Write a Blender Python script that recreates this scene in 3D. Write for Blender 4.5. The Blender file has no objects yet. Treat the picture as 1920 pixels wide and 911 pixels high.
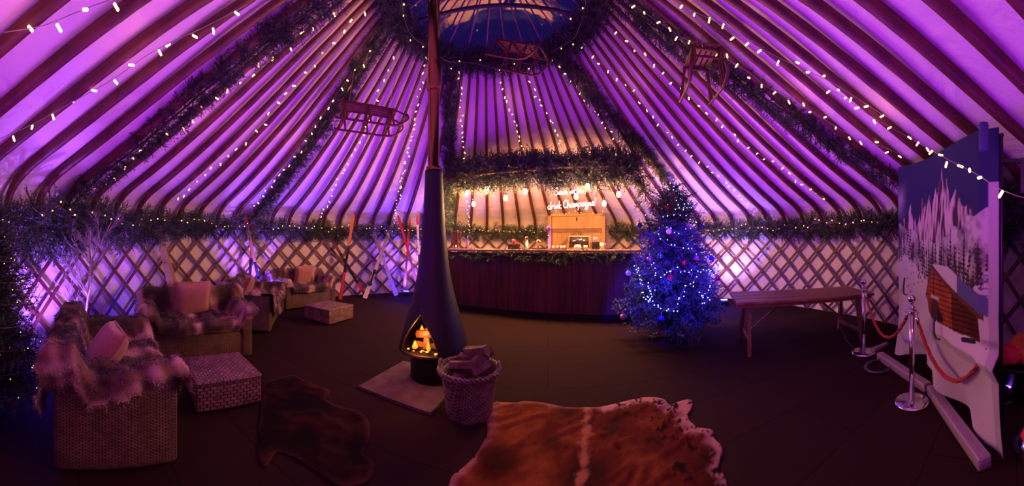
import bpy, math, random
import numpy as np
from mathutils import Vector, Matrix, noise as mnoise
C = bpy.context.scene.collection
PI = math.pi
rng = np.random.default_rng(7)
random.seed(7)

# ---------------------------------------------------------------- camera (a 196 degree cylindrical panorama, level, eye at 1.5 m)
F, CX, CY, H = 560.0, 960.0, 457.0, 1.5
cd = bpy.data.cameras.new('camera'); cam = bpy.data.objects.new('camera', cd); C.objects.link(cam)
cam.location = (0, 0, H); cam.rotation_euler = (PI/2, 0, 0)
cd.type = 'PANO'; cd.panorama_type = 'CENTRAL_CYLINDRICAL'
cd.central_cylindrical_range_u_min = -960/F; cd.central_cylindrical_range_u_max = 960/F
cd.central_cylindrical_range_v_min = -(911-CY)/F; cd.central_cylindrical_range_v_max = CY/F
cd.central_cylindrical_radius = 1.0
cd.clip_start = 0.02
bpy.context.scene.camera = cam

def az(px): return (px-CX)/F
def at(px, py, d):
    "world point seen at pixel px,py at horizontal distance d"
    a = az(px); return Vector((d*math.sin(a), d*math.cos(a), H+(CY-py)*d/F))
def fl(px, py, z=0.0):
    d = (H-z)*F/(py-CY); p = at(px, py, d); return Vector((p.x, p.y, z))

# ---------------------------------------------------------------- mesh helpers
class MB:
    def __init__(s): s.v = []; s.f = []; s.n = 0
    def raw(s, v, f):
        v = np.asarray(v, float).reshape(-1, 3); s.v.append(v)
        s.f.extend([tuple(int(i)+s.n for i in q) for q in f]); s.n += len(v); return s
    def box(s, c, d, M=None, taper=1.0):
        x, y, z = d[0]/2, d[1]/2, d[2]/2
        V = [(-x,-y,-z),(x,-y,-z),(x,y,-z),(-x,y,-z),(-x*taper,-y*taper,z),(x*taper,-y*taper,z),(x*taper,y*taper,z),(-x*taper,y*taper,z)]
        V = [Vector(p) for p in V]
        if M is not None: V = [M @ p for p in V]
        V = [p+Vector(c) for p in V]
        return s.raw([tuple(p) for p in V], [(3,2,1,0),(4,5,6,7),(0,1,5,4),(1,2,6,5),(2,3,7,6),(3,0,4,7)])
    def rbox(s, c, d, r=0.02, M=None, seg=3, nz=1):
        "box with rounded vertical edges and chamfered top/bottom"
        x, y, z = d[0]/2, d[1]/2, d[2]/2
        r = min(r, x*.99, y*.99, z*.99)
        def ring(ins, zz):
            P = []
            for (sx, sy, a0) in ((1,1,0),(-1,1,PI/2),(-1,-1,PI),(1,-1,1.5*PI)):
                for k in range(seg+1):
                    a = a0+k*PI/2/seg
                    P.append((sx*(x-r)+(r-ins)*math.cos(a), sy*(y-r)+(r-ins)*math.sin(a), zz))
            return P
        rings = [(r*.99, -z), (r*.3, -z+r*.3), (0, -z+r)]
        for k in range(1, nz): rings.append((0, -z+r+(2*z-2*r)*k/nz))
        rings += [(0, z-r), (r*.3, z-r*.3), (r*.99, z)]
        V = []; Fs = []; m = 4*(seg+1)
        for ins, zz in rings: V += ring(ins, zz)
        for j in range(len(rings)-1):
            for k in range(m):
                k2 = (k+1) % m
                Fs.append((j*m+k, j*m+k2, (j+1)*m+k2, (j+1)*m+k))
        Fs.append(tuple(range(m-1, -1, -1))); Fs.append(tuple((len(rings)-1)*m+k for k in range(m)))
        V = [Vector(p) for p in V]
        if M is not None: V = [M @ p for p in V]
        return s.raw([tuple(p+Vector(c)) for p in V], Fs)
    def tube(s, pts, r, n=6, cap=True, closed=False, flat=1.0):
        P = [Vector(p) for p in pts]; m = len(P)
        R = r if hasattr(r, '__len__') else [r]*m
        V = []; Fs = []
        up = None
        for i in range(m):
            if closed: t = P[(i+1) % m]-P[i-1]
            else: t = P[min(i+1, m-1)]-P[max(i-1, 0)]
            t = t.normalized() if t.length > 1e-9 else Vector((0,0,1))
            if up is None:
                up = Vector((0,0,1)) if abs(t.z) < .9 else Vector((1,0,0))
            a = t.cross(up)
            if a.length < 1e-6: a = t.cross(Vector((0,1,0.1)))
            a.normalize(); b = a.cross(t).normalized(); up = b
            for k in range(n):
                w = 2*PI*k/n
                V.append(tuple(P[i]+a*(R[i]*math.cos(w))+b*(R[i]*flat*math.sin(w))))
        for i in range(m if closed else m-1):
            j = (i+1) % m
            for k in range(n):
                k2 = (k+1) % n
                Fs.append((i*n+k, i*n+k2, j*n+k2, j*n+k))
        if cap and not closed:
            Fs.append(tuple(range(n-1, -1, -1))); Fs.append(tuple((m-1)*n+k for k in range(n)))
        return s.raw(V, Fs)
    def bar(s, a, b, w, h, up=(0,0,1)):
        a = Vector(a); b = Vector(b); t = (b-a); L = t.length; t.normalize()
        u = Vector(up); x = t.cross(u)
        if x.length < 1e-5: x = t.cross(Vector((1,0,0)))
        x.normalize(); z = x.cross(t)
        M = Matrix((x, t, z)).transposed()
        return s.box((a+b)/2, (w, L, h), M)
    def lathe(s, prof, c=(0,0,0), n=24, M=None, cap=True):
        V = []; Fs = []
        for r, z in prof:
            for k in range(n):
                a = 2*PI*k/n; V.append(Vector((r*math.cos(a), r*math.sin(a), z)))
        for j in range(len(prof)-1):
            for k in range(n):
                k2 = (k+1) % n; Fs.append((j*n+k, j*n+k2, (j+1)*n+k2, (j+1)*n+k))
        if cap:
            if prof[0][0] > 1e-4: Fs.append(tuple(range(n-1, -1, -1)))
            if prof[-1][0] > 1e-4: Fs.append(tuple((len(prof)-1)*n+k for k in range(n)))
        if M is not None: V = [M @ p for p in V]
        return s.raw([tuple(p+Vector(c)) for p in V], Fs)
    def ball(s, c, r, n=12, sc=(1,1,1)):
        m = n//2; prof = []
        V = [(0,0,-1)]; Fs = []
        for j in range(1, m):
            t = -PI/2+PI*j/m
            for k in range(n):
                a = 2*PI*k/n; V.append((math.cos(t)*math.cos(a), math.cos(t)*math.sin(a), math.sin(t)))
        V.append((0,0,1)); e = len(V)-1
        for k in range(n):
            k2 = (k+1) % n
            Fs.append((0, 1+k2, 1+k)); Fs.append((e, e-n+k, e-n+k2))
            for j in range(m-2):
                Fs.append((1+j*n+k, 1+j*n+k2, 1+(j+1)*n+k2, 1+(j+1)*n+k))
        V = np.array(V)*np.array(sc)*r+np.array(tuple(c))
        return s.raw(V, Fs)
    def grid(s, pts):
        "pts: array (a,b,3)"
        a, b = pts.shape[:2]
        i = np.arange((a-1)*(b-1)); r = i//(b-1); c = i % (b-1); q = r*b+c
        return s.raw(pts.reshape(-1, 3), np.stack([q, q+1, q+b+1, q+b], 1).tolist())
    def mesh(s, name, origin=(0,0,0), smooth=True):
        m = bpy.data.meshes.new(name)
        V = np.concatenate(s.v)-np.array(tuple(origin))
        m.from_pydata(V.tolist(), [], s.f)
        m.polygons.foreach_set('use_smooth', [bool(smooth)]*len(m.polygons)); m.update(); return m
    def build(s, name, mat, parent=None, smooth=True, world=False, loc=None, rot=None):
        "one mesh object; world=True: coordinates are world ones, and are made local to the parent"
        if world and parent is not None:
            o_ = parent.matrix_basis.copy()
            if parent.parent is not None: o_ = parent.parent.matrix_basis @ o_
            inv = o_.inverted(); V = np.concatenate(s.v)
            A = np.array(inv); V = V @ A[:3,:3].T + A[:3,3]; s.v = [V]
            origin = (0,0,0)
        elif world:
            V = np.concatenate(s.v); lo = V.min(0); hi = V.max(0)
            origin = ((lo[0]+hi[0])/2, (lo[1]+hi[1])/2, lo[2])
        else: origin = (0,0,0)
        m = s.mesh(name, origin, smooth)
        if mat: m.materials.append(mat)
        o = bpy.data.objects.new(name, m); C.objects.link(o)
        if parent is not None: o.parent = parent
        elif world: o.location = origin
        if loc is not None: o.location = loc
        if rot is not None: o.rotation_euler = rot
        return o

def tag(o, label=None, cat=None, group=None, kind=None):
    if label: o['label'] = label
    if cat: o['category'] = cat
    if group: o['group'] = group
    if kind: o['kind'] = kind
    return o
def thing(name, label, cat, loc=(0,0,0), rz=0, group=None):
    o = bpy.data.objects.new(name, None); C.objects.link(o); o.location = loc; o.rotation_euler = (0,0,rz)
    o.empty_display_size = .1
    return tag(o, label, cat, group)
def copy_tree(o, parent=None):
    c = o.copy(); C.objects.link(c)
    if parent is not None: c.parent = parent
    for ch in [k for k in bpy.data.objects if k.parent == o]: copy_tree(ch, c)
    return c

def spline(pts, k=6, closed=False):
    P = [Vector(p) for p in pts]; n = len(P); out = []
    rngi = n if closed else n-1
    for i in range(rngi):
        if closed: a, b, c, d = P[i-1], P[i], P[(i+1) % n], P[(i+2) % n]
        else: a, b, c, d = P[max(i-1,0)], P[i], P[i+1], P[min(i+2, n-1)]
        for j in range(k):
            t = j/k
            out.append(.5*((2*b)+(c-a)*t+(2*a-5*b+4*c-d)*t*t+(3*b-a-3*c+d)*t**3))
    if not closed: out.append(P[-1])
    return out
def resample(pts, step):
    P = [Vector(p) for p in pts]; L = [0]
    for i in range(1, len(P)): L.append(L[-1]+(P[i]-P[i-1]).length)
    n = max(2, int(round(L[-1]/step))+1); out = []; j = 0
    for i in range(n):
        s = L[-1]*i/(n-1)
        while j < len(P)-2 and L[j+1] < s: j += 1
        t = (s-L[j])/max(1e-9, L[j+1]-L[j]); out.append(P[j].lerp(P[j+1], min(1, max(0, t))))
    return out

# ---------------------------------------------------------------- materials
def nmat(name): 
    m = bpy.data.materials.new(name); m.use_nodes = True
    nt = m.node_tree; b = nt.nodes['Principled BSDF']; return m, nt, b
def mat(name, col, rough=.6, metal=0.0, col2=None, scale=8, stretch=(1,1,1), bump=0.0, bscale=None, detail=4, sheen=0, spec=None, coord='Object', lo=.35, hi=.65, transl=0):
    m, nt, b = nmat(name)
    b.inputs['Base Color'].default_value = (*col, 1); b.inputs['Roughness'].default_value = rough; b.inputs['Metallic'].default_value = metal
    if sheen: b.inputs['Sheen Weight'].default_value = sheen
    if spec is not None: b.inputs['Specular IOR Level'].default_value = spec
    N = nt.nodes.new; L = nt.links.new
    if col2 or bump:
        tc = N('ShaderNodeTexCoord'); mp = N('ShaderNodeMapping'); mp.inputs['Scale'].default_value = stretch
        L(tc.outputs[coord], mp.inputs['Vector'])
        nz = N('ShaderNodeTexNoise'); nz.inputs['Scale'].default_value = scale; nz.inputs['Detail'].default_value = detail
        L(mp.outputs[0], nz.inputs['Vector'])
        if col2:
            cr = N('ShaderNodeValToRGB'); cr.color_ramp.elements[0].color = (*col, 1); cr.color_ramp.elements[1].color = (*col2, 1)
            cr.color_ramp.elements[0].position = lo; cr.color_ramp.elements[1].position = hi
            L(nz.outputs['Fac'], cr.inputs[0]); L(cr.outputs[0], b.inputs['Base Color'])
        if bump:
            bn = N('ShaderNodeBump'); bn.inputs['Strength'].default_value = bump; bn.inputs['Distance'].default_value = .02
            if bscale:
                n2 = N('ShaderNodeTexNoise'); n2.inputs['Scale'].default_value = bscale; n2.inputs['Detail'].default_value = 5; L(mp.outputs[0], n2.inputs['Vector']); L(n2.outputs['Fac'], bn.inputs['Height'])
            else: L(nz.outputs['Fac'], bn.inputs['Height'])
            L(bn.outputs[0], b.inputs['Normal'])
    return m
def emit(name, col, power, sample=False):
    m, nt, b = nmat(name)
    b.inputs['Base Color'].default_value = (*col, 1); b.inputs['Emission Color'].default_value = (*col, 1); b.inputs['Emission Strength'].default_value = power
    m.cycles.emission_sampling = 'AUTO' if sample else 'NONE'
    return m
def attrmat(name, rough=.85, bump=0.0, bscale=40, sheen=0, spec=.2):
    m, nt, b = nmat(name); N = nt.nodes.new; L = nt.links.new
    a = N('ShaderNodeAttribute'); a.attribute_name = 'tint'; L(a.outputs['Color'], b.inputs['Base Color'])
    b.inputs['Roughness'].default_value = rough; b.inputs['Specular IOR Level'].default_value = spec
    if sheen: b.inputs['Sheen Weight'].default_value = sheen
    if bump:
        tc = N('ShaderNodeTexCoord'); nz = N('ShaderNodeTexNoise'); nz.inputs['Scale'].default_value = bscale; nz.inputs['Detail'].default_value = 6
        L(tc.outputs['Object'], nz.inputs['Vector'])
        bn = N('ShaderNodeBump'); bn.inputs['Strength'].default_value = bump; bn.inputs['Distance'].default_value = .01
        L(nz.outputs['Fac'], bn.inputs['Height']); L(bn.outputs[0], b.inputs['Normal'])
    return m
def tint(o, cols):
    "per-vertex colour of the thing itself"
    a = o.data.color_attributes.new('tint', 'FLOAT_COLOR', 'POINT')
    c = np.ones((len(o.data.vertices), 4), np.float32); c[:, :3] = cols
    a.data.foreach_set('color', c.ravel())
def vnoise(P, s, seed=0):
    return np.array([mnoise.noise(Vector((x*s+seed, y*s-seed*1.7, z*s+seed*.3))) for x, y, z in P])

def wicker(name, dark, light, sx=28, sy=80):
    m, nt, b = nmat(name); N = nt.nodes.new; L = nt.links.new
    tc = N('ShaderNodeTexCoord'); sep = N('ShaderNodeSeparateXYZ'); L(tc.outputs['Object'], sep.inputs[0])
    geo = N('ShaderNodeNewGeometry')
    # horizontal coordinate around the body: x+y; vertical: z
    add = N('ShaderNodeMath'); add.operation = 'ADD'; L(sep.outputs[0], add.inputs[0]); L(sep.outputs[1], add.inputs[1])
    # on horizontal faces use x-y for the strand direction
    sepn = N('ShaderNodeSeparateXYZ'); vt = N('ShaderNodeVectorTransform'); vt.vector_type = 'NORMAL'; vt.convert_from = 'WORLD'; vt.convert_to = 'OBJECT'
    L(geo.outputs['Normal'], vt.inputs[0]); L(vt.outputs[0], sepn.inputs[0])
    ab = N('ShaderNodeMath'); ab.operation = 'ABSOLUTE'; L(sepn.outputs[2], ab.inputs[0])
    gt = N('ShaderNodeMath'); gt.operation = 'GREATER_THAN'; L(ab.outputs[0], gt.inputs[0]); gt.inputs[1].default_value = .75
    mxu = N('ShaderNodeMix'); L(gt.outputs[0], mxu.inputs[0]); L(add.outputs[0], mxu.inputs[2]); L(sep.outputs[0], mxu.inputs[3])
    mxv = N('ShaderNodeMix'); L(gt.outputs[0], mxv.inputs[0]); L(sep.outputs[2], mxv.inputs[2]); L(sep.outputs[1], mxv.inputs[3])
    def mul(a, k):
        q = N('ShaderNodeMath'); q.operation = 'MULTIPLY'; L(a, q.inputs[0]); q.inputs[1].default_value = k; return q.outputs[0]
    u = mul(mxu.outputs[0], sx); v = mul(mxv.outputs[0], sy)
    cmb = N('ShaderNodeCombineXYZ'); L(u, cmb.inputs[0]); L(v, cmb.inputs[1])
    br = N('ShaderNodeTexBrick'); L(cmb.outputs[0], br.inputs['Vector']); br.inputs['Scale'].default_value = 1
    br.inputs['Brick Width'].default_value = 1.0; br.inputs['Row Height'].default_value = 1.0; br.inputs['Mortar Size'].default_value = .11; br.inputs['Mortar Smooth'].default_value = .6
    br.inputs['Color1'].default_value = (*light, 1); br.inputs['Color2'].default_value = tuple(.62*c for c in light)+(1,); br.inputs['Mortar'].default_value = (*dark, 1)
    br.offset = .5
    nz = N('ShaderNodeTexNoise'); nz.inputs['Scale'].default_value = 9; L(tc.outputs['Object'], nz.inputs['Vector'])
    mm = N('ShaderNodeMix'); mm.data_type = 'RGBA'; mm.blend_type = 'MULTIPLY'; mm.inputs[0].default_value = .6
    L(br.outputs['Color'], mm.inputs[6]); cr = N('ShaderNodeValToRGB'); cr.color_ramp.elements[0].position = .35; cr.color_ramp.elements[1].position = .6
    cr.color_ramp.elements[0].color = (.45,.4,.36,1); L(nz.outputs['Fac'], cr.inputs[0]); L(cr.outputs[0], mm.inputs[7])
    L(mm.outputs[2], b.inputs['Base Color'])
    bn = N('ShaderNodeBump'); bn.inputs['Strength'].default_value = 1; bn.inputs['Distance'].default_value = .012; bn.invert = True
    L(br.outputs['Fac'], bn.inputs['Height']); L(bn.outputs[0], b.inputs['Normal']); b.inputs['Roughness'].default_value = .55
    return m

M_ = {}
M_['pole'] = mat('pole_wood', (.085,.020,.010), .5, col2=(.16,.045,.018), scale=6, stretch=(1,1,1), bump=.1)
M_['crownbar'] = mat('crown_bar_wood', (.34,.13,.12), .5, col2=(.42,.18,.16), scale=6)
M_['lath'] = mat('lath_wood', (.075,.016,.014), .5, col2=(.125,.034,.024), scale=7, bump=.08)
M_['needle'] = mat('fir_needles', (.022,.045,.024), .42, col2=(.08,.105,.055), scale=14)
M_['twig'] = mat('garland_stem', (.09,.045,.025), .8)
M_['cable'] = mat('clear_cable', (.32,.27,.2), .35)
M_['bulb'] = emit('warm_bulb', (1.0,.55,.22), 4.5)
M_['bulbfar'] = emit('warm_bulb_garland', (1.0,.50,.14), 3.5)
M_['blueled'] = emit('blue_bulb', (.16,.24,1.0), 9)
M_['whiteled'] = emit('tiny_warm_white_bulb', (1.0,.72,.42), 2.5)
M_['edison'] = emit('edison_glow', (1.0,.72,.42), 22)
M_['neon'] = emit('neon_white', (1.0,.72,.88), 3.2)
M_['black'] = mat('black_paint', (.012,.012,.014), .45)
M_['stove'] = mat('stove_steel', (.012,.007,.010), .45, metal=0, col2=(.02,.011,.015), scale=5, spec=.35)
M_['copper'] = mat('flue_steel', (.36,.15,.08), .16, metal=1.0)
M_['chrome'] = mat('chrome', (.75,.72,.72), .12, metal=1.0)
M_['brass'] = mat('brass', (.6,.38,.15), .25, metal=1.0)
M_['rope'] = mat('red_rope', (.42,.02,.02), .6, bump=.6, scale=60)
M_['wood'] = mat('bench_wood', (.16,.07,.035), .42, col2=(.30,.14,.07), scale=9, stretch=(1,8,1), bump=.1)
M_['bar'] = mat('bar_boards', (.075,.014,.012), .5, col2=(.15,.032,.022), scale=7, stretch=(1,1,.12), bump=.15)
M_['bartop'] = mat('bar_top', (.36,.17,.09), .35, col2=(.46,.24,.13), scale=8, stretch=(.2,1,1))
M_['door'] = mat('pine_door', (.46,.24,.09), .5, col2=(.60,.34,.14), scale=8, stretch=(1,1,.12), bump=.1)
M_['brace'] = mat('pine_brace', (.24,.09,.03), .5, col2=(.32,.13,.045), scale=8)
M_['slab'] = mat('stone_slab', (.10,.055,.055), .8, col2=(.17,.10,.095), scale=6, bump=.25, spec=.15)
M_['log'] = mat('bark', (.10,.05,.035), .85, col2=(.22,.12,.08), scale=14, stretch=(1,1,1), bump=.6)
M_['logend'] = mat('split_log', (.38,.22,.12), .7, col2=(.5,.3,.17), scale=12)
M_['cushion'] = mat('cushion_fabric', (.40,.15,.12), .9, col2=(.48,.20,.15), scale=30, bump=.15, sheen=.5)
M_['fur'] = attrmat('faux_fur', .8, bump=.5, bscale=55, sheen=.4)
M_['hide'] = attrmat('cow_hide', .9, bump=.35, bscale=60, spec=.06)
M_['print'] = attrmat('printed_cloth', .85, bump=.05, bscale=300)
M_['white'] = mat('white_bark', (.55,.48,.46), .6)
M_['alu'] = mat('white_channel', (.42,.30,.34), .35, metal=.2)
M_['glass'] = nmat('clear_glass')[0]
b = M_['glass'].node_tree.nodes['Principled BSDF']; b.inputs['Transmission Weight'].default_value = 1; b.inputs['Roughness'].default_value = .05
M_['wicker'] = wicker('wicker_weave', (.016,.006,.005), (.26,.12,.085), 24, 95)
M_['wicker2'] = wicker('ottoman_weave', (.03,.012,.014), (.42,.22,.19), 16, 34)
M_['basket'] = wicker('basket_weave', (.04,.02,.02), (.33,.2,.16), 22, 60)

# ---------------------------------------------------------------- the yurt shell
SAG = .22
YC = Vector((0.1, 4.0, 0)); RC = Vector((-.25, 4.05, 0)); R = 5.7; RR = 1.53; ZR = 4.9; N_ = 68
PROF = [(0,5.70),(1.9,5.70),(2.02,5.68),(2.12,5.63),(2.22,5.54),(2.31,5.42),(2.38,5.30)]   # z, inner canvas radius
ST0 = np.linspace(0, 1, 200); RT = 5.30+(RR-5.30)*ST0; ZT = 2.38+(ZR-2.38)*ST0-4*SAG*ST0*(1-ST0)
ZT[-1] = ZR; RT = np.append(RT, RR-.2); ZT = np.append(ZT, ZR+.3)
def rad(z):
    if z >= 2.38: return float(np.interp(z, ZT, RT))
    for (z0,r0),(z1,r1) in zip(PROF, PROF[1:]):
        if z <= z1: return r0+(r1-r0)*(z-z0)/(z1-z0)
def ctr(z):
    t = min(1, max(0, (5.7-rad(z))/(5.7-RR))); return YC.lerp(RC, t)
def shell(phi, z, inset=0.0):
    "point on the canvas at azimuth phi (about the yurt's axis, 0 = +y, clockwise)"
    c = ctr(z); r = rad(z)-inset; return Vector((c.x+r*math.sin(phi), c.y+r*math.cos(phi), z))
def hit(px, py, inset=0.08):
    "where the sight line through a pixel meets the canvas, inset from it"
    a = az(px); dx, dy, s = math.sin(a), math.cos(a), (CY-py)/F
    lo, hi = .2, 12.0
    def out(t):
        z = H+s*t
        if z > ZR: return True
        if z < 0: return True
        c = ctr(z); return math.hypot(dx*t-c.x, dy*t-c.y) > rad(z)-inset
    t = .2
    while t < 12 and not out(t): t += .05
    lo, hi = t-.05, t
    for _ in range(20):
        m = (lo+hi)/2
        if out(m): hi = m
        else: lo = m
    return Vector((dx*lo, dy*lo, H+s*lo))
def phi_of(px):
    "azimuth about the axis of the wall point that pixel column px sees"
    p = hit(px, CY, 0); return math.atan2(p.x-YC.x, p.y-YC.y)

canvas, nt, b = nmat('canvas')
N = nt.nodes.new; L = nt.links.new
b.inputs['Base Color'].default_value = (.78,.62,.60,1); b.inputs['Roughness'].default_value = .85; b.inputs['Specular IOR Level'].default_value = .2
tc = N('ShaderNodeTexCoord'); nz = N('ShaderNodeTexNoise'); nz.inputs['Scale'].default_value = 1.6; nz.inputs['Detail'].default_value = 5; nz.inputs['Distortion'].default_value = 1.2
L(tc.outputs['Object'], nz.inputs['Vector']); bn = N('ShaderNodeBump'); bn.inputs['Strength'].default_value = .55; bn.inputs['Distance'].default_value = .12
L(nz.outputs['Fac'], bn.inputs['Height']); L(bn.outputs[0], b.inputs['Normal'])

DOOR_A = az(1085); 
def shell_mesh(z0, z1, nz_, na=304, ripple=0.0, sag=0.0):
    P = np.zeros((nz_, na+1, 3))
    for j in range(nz_):
        z = z0+(z1-z0)*j/(nz_-1)
        for k in range(na+1):
            ph = 2*PI*k/na
            fade = math.sin(PI*j/(nz_-1))
            w = ripple*fade*(mnoise.noise(Vector((math.sin(ph)*9, math.cos(ph)*9, z*1.3)))) + sag*fade*math.cos(N_*ph)
            p = shell(ph, z, -.05-w); P[j, k] = p
    return P
mb = MB(); mb.grid(shell_mesh(0, 1.95, 12, ripple=.03)); w = mb.build('wall_canvas', canvas); tag(w, 'pale canvas wall of the yurt behind the lattice', 'wall', kind='structure')
mb = MB(); mb.grid(shell_mesh(1.95, ZR, 40, ripple=.04, sag=.0)); w = mb.build('ceiling', canvas); tag(w, 'pale canvas roof of the yurt stretched over the poles', 'ceiling', kind='structure')
# floor
floor, nt, b = nmat('dark_carpet'); N = nt.nodes.new; L = nt.links.new
tc = N('ShaderNodeTexCoord'); mp = N('ShaderNodeMapping'); mp.inputs['Rotation'].default_value = (0,0,.12); L(tc.outputs['Object'], mp.inputs['Vector'])
nz = N('ShaderNodeTexNoise'); nz.inputs['Scale'].default_value = 120; nz.inputs['Detail'].default_value = 3; L(mp.outputs[0], nz.inputs['Vector'])
cr = N('ShaderNodeValToRGB'); cr.color_ramp.elements[0].color = (.014,.005,.005,1); cr.color_ramp.elements[1].color = (.040,.016,.013,1); L(nz.outputs['Fac'], cr.inputs[0])
br = N('ShaderNodeTexBrick'); L(mp.outputs[0], br.inputs['Vector']); br.inputs['Scale'].default_value = 1; br.inputs['Brick Width'].default_value = 4.1; br.inputs['Row Height'].default_value = .62; br.inputs['Mortar Size'].default_value = .006; br.inputs['Mortar Smooth'].default_value = .8
br.inputs['Color1'].default_value = (1,1,1,1); br.inputs['Color2'].default_value = (.88,.88,.88,1); br.inputs['Mortar'].default_value = (.3,.3,.3,1)
mm = N('ShaderNodeMix'); mm.data_type = 'RGBA'; mm.blend_type = 'MULTIPLY'; mm.inputs[0].default_value = 1; L(cr.outputs[0], mm.inputs[6]); L(br.outputs['Color'], mm.inputs[7]); L(mm.outputs[2], b.inputs['Base Color'])
bn = N('ShaderNodeBump'); bn.inputs['Strength'].default_value = .5; bn.inputs['Distance'].default_value = .01; L(nz.outputs['Fac'], bn.inputs['Height']); L(bn.outputs[0], b.inputs['Normal']); b.inputs['Roughness'].default_value = .95
b.inputs['Specular IOR Level'].default_value = .1
mb = MB(); nn = 96
V = [(YC.x, YC.y, 0)]+[(YC.x+5.95*math.sin(2*PI*k/nn), YC.y+5.95*math.cos(2*PI*k/nn), 0) for k in range(nn)]
mb.raw(V+[(x,y,-.1) for x,y,z in V[1:]], [(0, 1+(k+1) % nn, 1+k) for k in range(nn)]+[(1+k, 1+(k+1) % nn, nn+1+(k+1) % nn, nn+1+k) for k in range(nn)])
tag(mb.build('floor', floor, smooth=False), 'dark brown carpet floor', 'floor', kind='structure')

# roof poles
def pole_path(ph, ins=.05):
    pts = [shell(ph, z, ins+.02) for z in (1.84, 1.96, 2.06, 2.15, 2.23, 2.3, 2.36, 2.42, 2.6, 2.85, 3.2, 3.65, 4.3, 4.84)]
    return pts
def pole_obj(ph, label, group):
    pts = pole_path(ph); rr = [.038,.042,.045,.048,.051,.053,.053,.053,.052,.050,.046,.041,.034,.028]
    mb = MB(); mb.tube(spline(pts, 2), [rr[min(13, i//2)] for i in range(27)], 8, flat=.8)
    o = mb.build('roof_pole', M_['pole'], world=True); tag(o, label, 'roof pole', group); return o
PHI0 = phi_of(603)
DPH = 2*PI/N_
poles = []
for k in range(N_):
    poles.append(pole_obj(PHI0+k*DPH, 'steam-bent dark wooden roof pole curving up from the lattice wall to the crown ring', 'bent roof poles'))

# lattice wall: six panels, each with its laths as parts
NROW = 1.93/(2*PI*R/N_)
def lath(ph0, dirn, ins, zt=1.93, z0=.02):
    n = 12; top = []; 
    P = np.zeros((4, n+1, 3))
    for i in range(n+1):
        z = z0+(zt-z0)*i/n; ph = ph0+dirn*DPH*((z-z0)/(zt-z0)*NROW)
        dph = dirn*.0034; w = .027
        for q, (dz, di) in enumerate(((-w, 0), (w, 0), (w, .013), (-w, .013))):
            zz = z+dz*.72; pp = ph-dirn*dz*.72/R
            r = R-ins-di; P[q, i] = (YC.x+r*math.sin(pp), YC.y+r*math.cos(pp), zz)
    mb = MB()
    V = P.reshape(-1, 3); f = []
    for q in range(4):
        q2 = (q+1) % 4
        for i in range(n): f.append((q*(n+1)+i, q*(n+1)+i+1, q2*(n+1)+i+1, q2*(n+1)+i))
    f.append((0, n+1, 2*n+2, 3*n+3)); f.append((n, 2*n+1, 3*n+2, 4*n+3))
    return mb.raw(V, f)
door_phi = phi_of(1086); dhalf = .165
secs = [('behind the leaning skis and far sofas',), ('behind the bar and the brown back door',), ('behind the blue tree and the trestle table',), ('behind the alpine backdrop',), ('by the entrance opposite the bar',), ('behind the nearest sofa and twig tree',)]
for s_ in range(6):
    base = PHI0+DPH*.5-.5+s_*12*DPH
    mid = base+6*DPH
    root = thing('lattice_panel', 'brown wooden trellis wall panel of crossed laths '+secs[s_][0], 'lattice wall', (YC.x+(R-.06)*math.sin(mid), YC.y+(R-.06)*math.cos(mid), 0), 0, 'trellis panels round the wall')
    for k in range(12):
        i = s_*12+k
        if i >= N_: break
        for dirn, ins in ((1, .035), (-1, .022)):
            ph = PHI0+DPH*.5-.5+i*DPH
            zt = 1.93
            # laths stop at the door opening
            def rel(p): return (p-door_phi+PI) % (2*PI)-PI
            a0, a1 = rel(ph), rel(ph+dirn*DPH*NROW)
            z0_, z1_ = .02, 1.93
            if min(abs(a0), abs(a1)) < dhalf or a0*a1 < 0 and abs(a0-a1) < 2:
                # keep only the piece outside the door, if any
                tin = [(t/40) for t in range(41) if abs(rel(ph+dirn*DPH*NROW*t/40)) > dhalf]
                if not tin: continue
                run = [tin[0]]
                best = []
                for t in tin[1:]:
                    if t-run[-1] > .03: best.append(run); run = []
                    run.append(t)
                best.append(run); best.sort(key=len); t0, t1 = best[-1][0], best[-1][-1]
                if t1-t0 < .1: continue
                full = lath(ph, dirn, ins)
                # rebuild clipped
                mbx = MB(); n = 12; P = np.zeros((4, n+1, 3))
                for j in range(n+1):
                    t = t0+(t1-t0)*j/n; z = .02+1.91*t; pc = ph+dirn*DPH*NROW*t
                    for q, (dz, di) in enumerate(((-.027,0),(.027,0),(.027,.013),(-.027,.013))):
                        zz = z+dz*.72; pp = pc-dirn*dz*.72/R; r = R-ins-di; P[q, j] = (YC.x+r*math.sin(pp), YC.y+r*math.cos(pp), zz)
                f = []
                for q in range(4):
                    q2 = (q+1) % 4
                    for j in range(n): f.append((q*(n+1)+j, q*(n+1)+j+1, q2*(n+1)+j+1, q2*(n+1)+j))
                f += [(0, n+1, 2*n+2, 3*n+3), (n, 2*n+1, 3*n+2, 4*n+3)]
                mbx.raw(P.reshape(-1, 3), f).build('lath', M_['lath'], root, smooth=False, world=True)
            else:
                lath(ph, dirn, ins).build('lath', M_['lath'], root, smooth=False, world=True)

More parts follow.
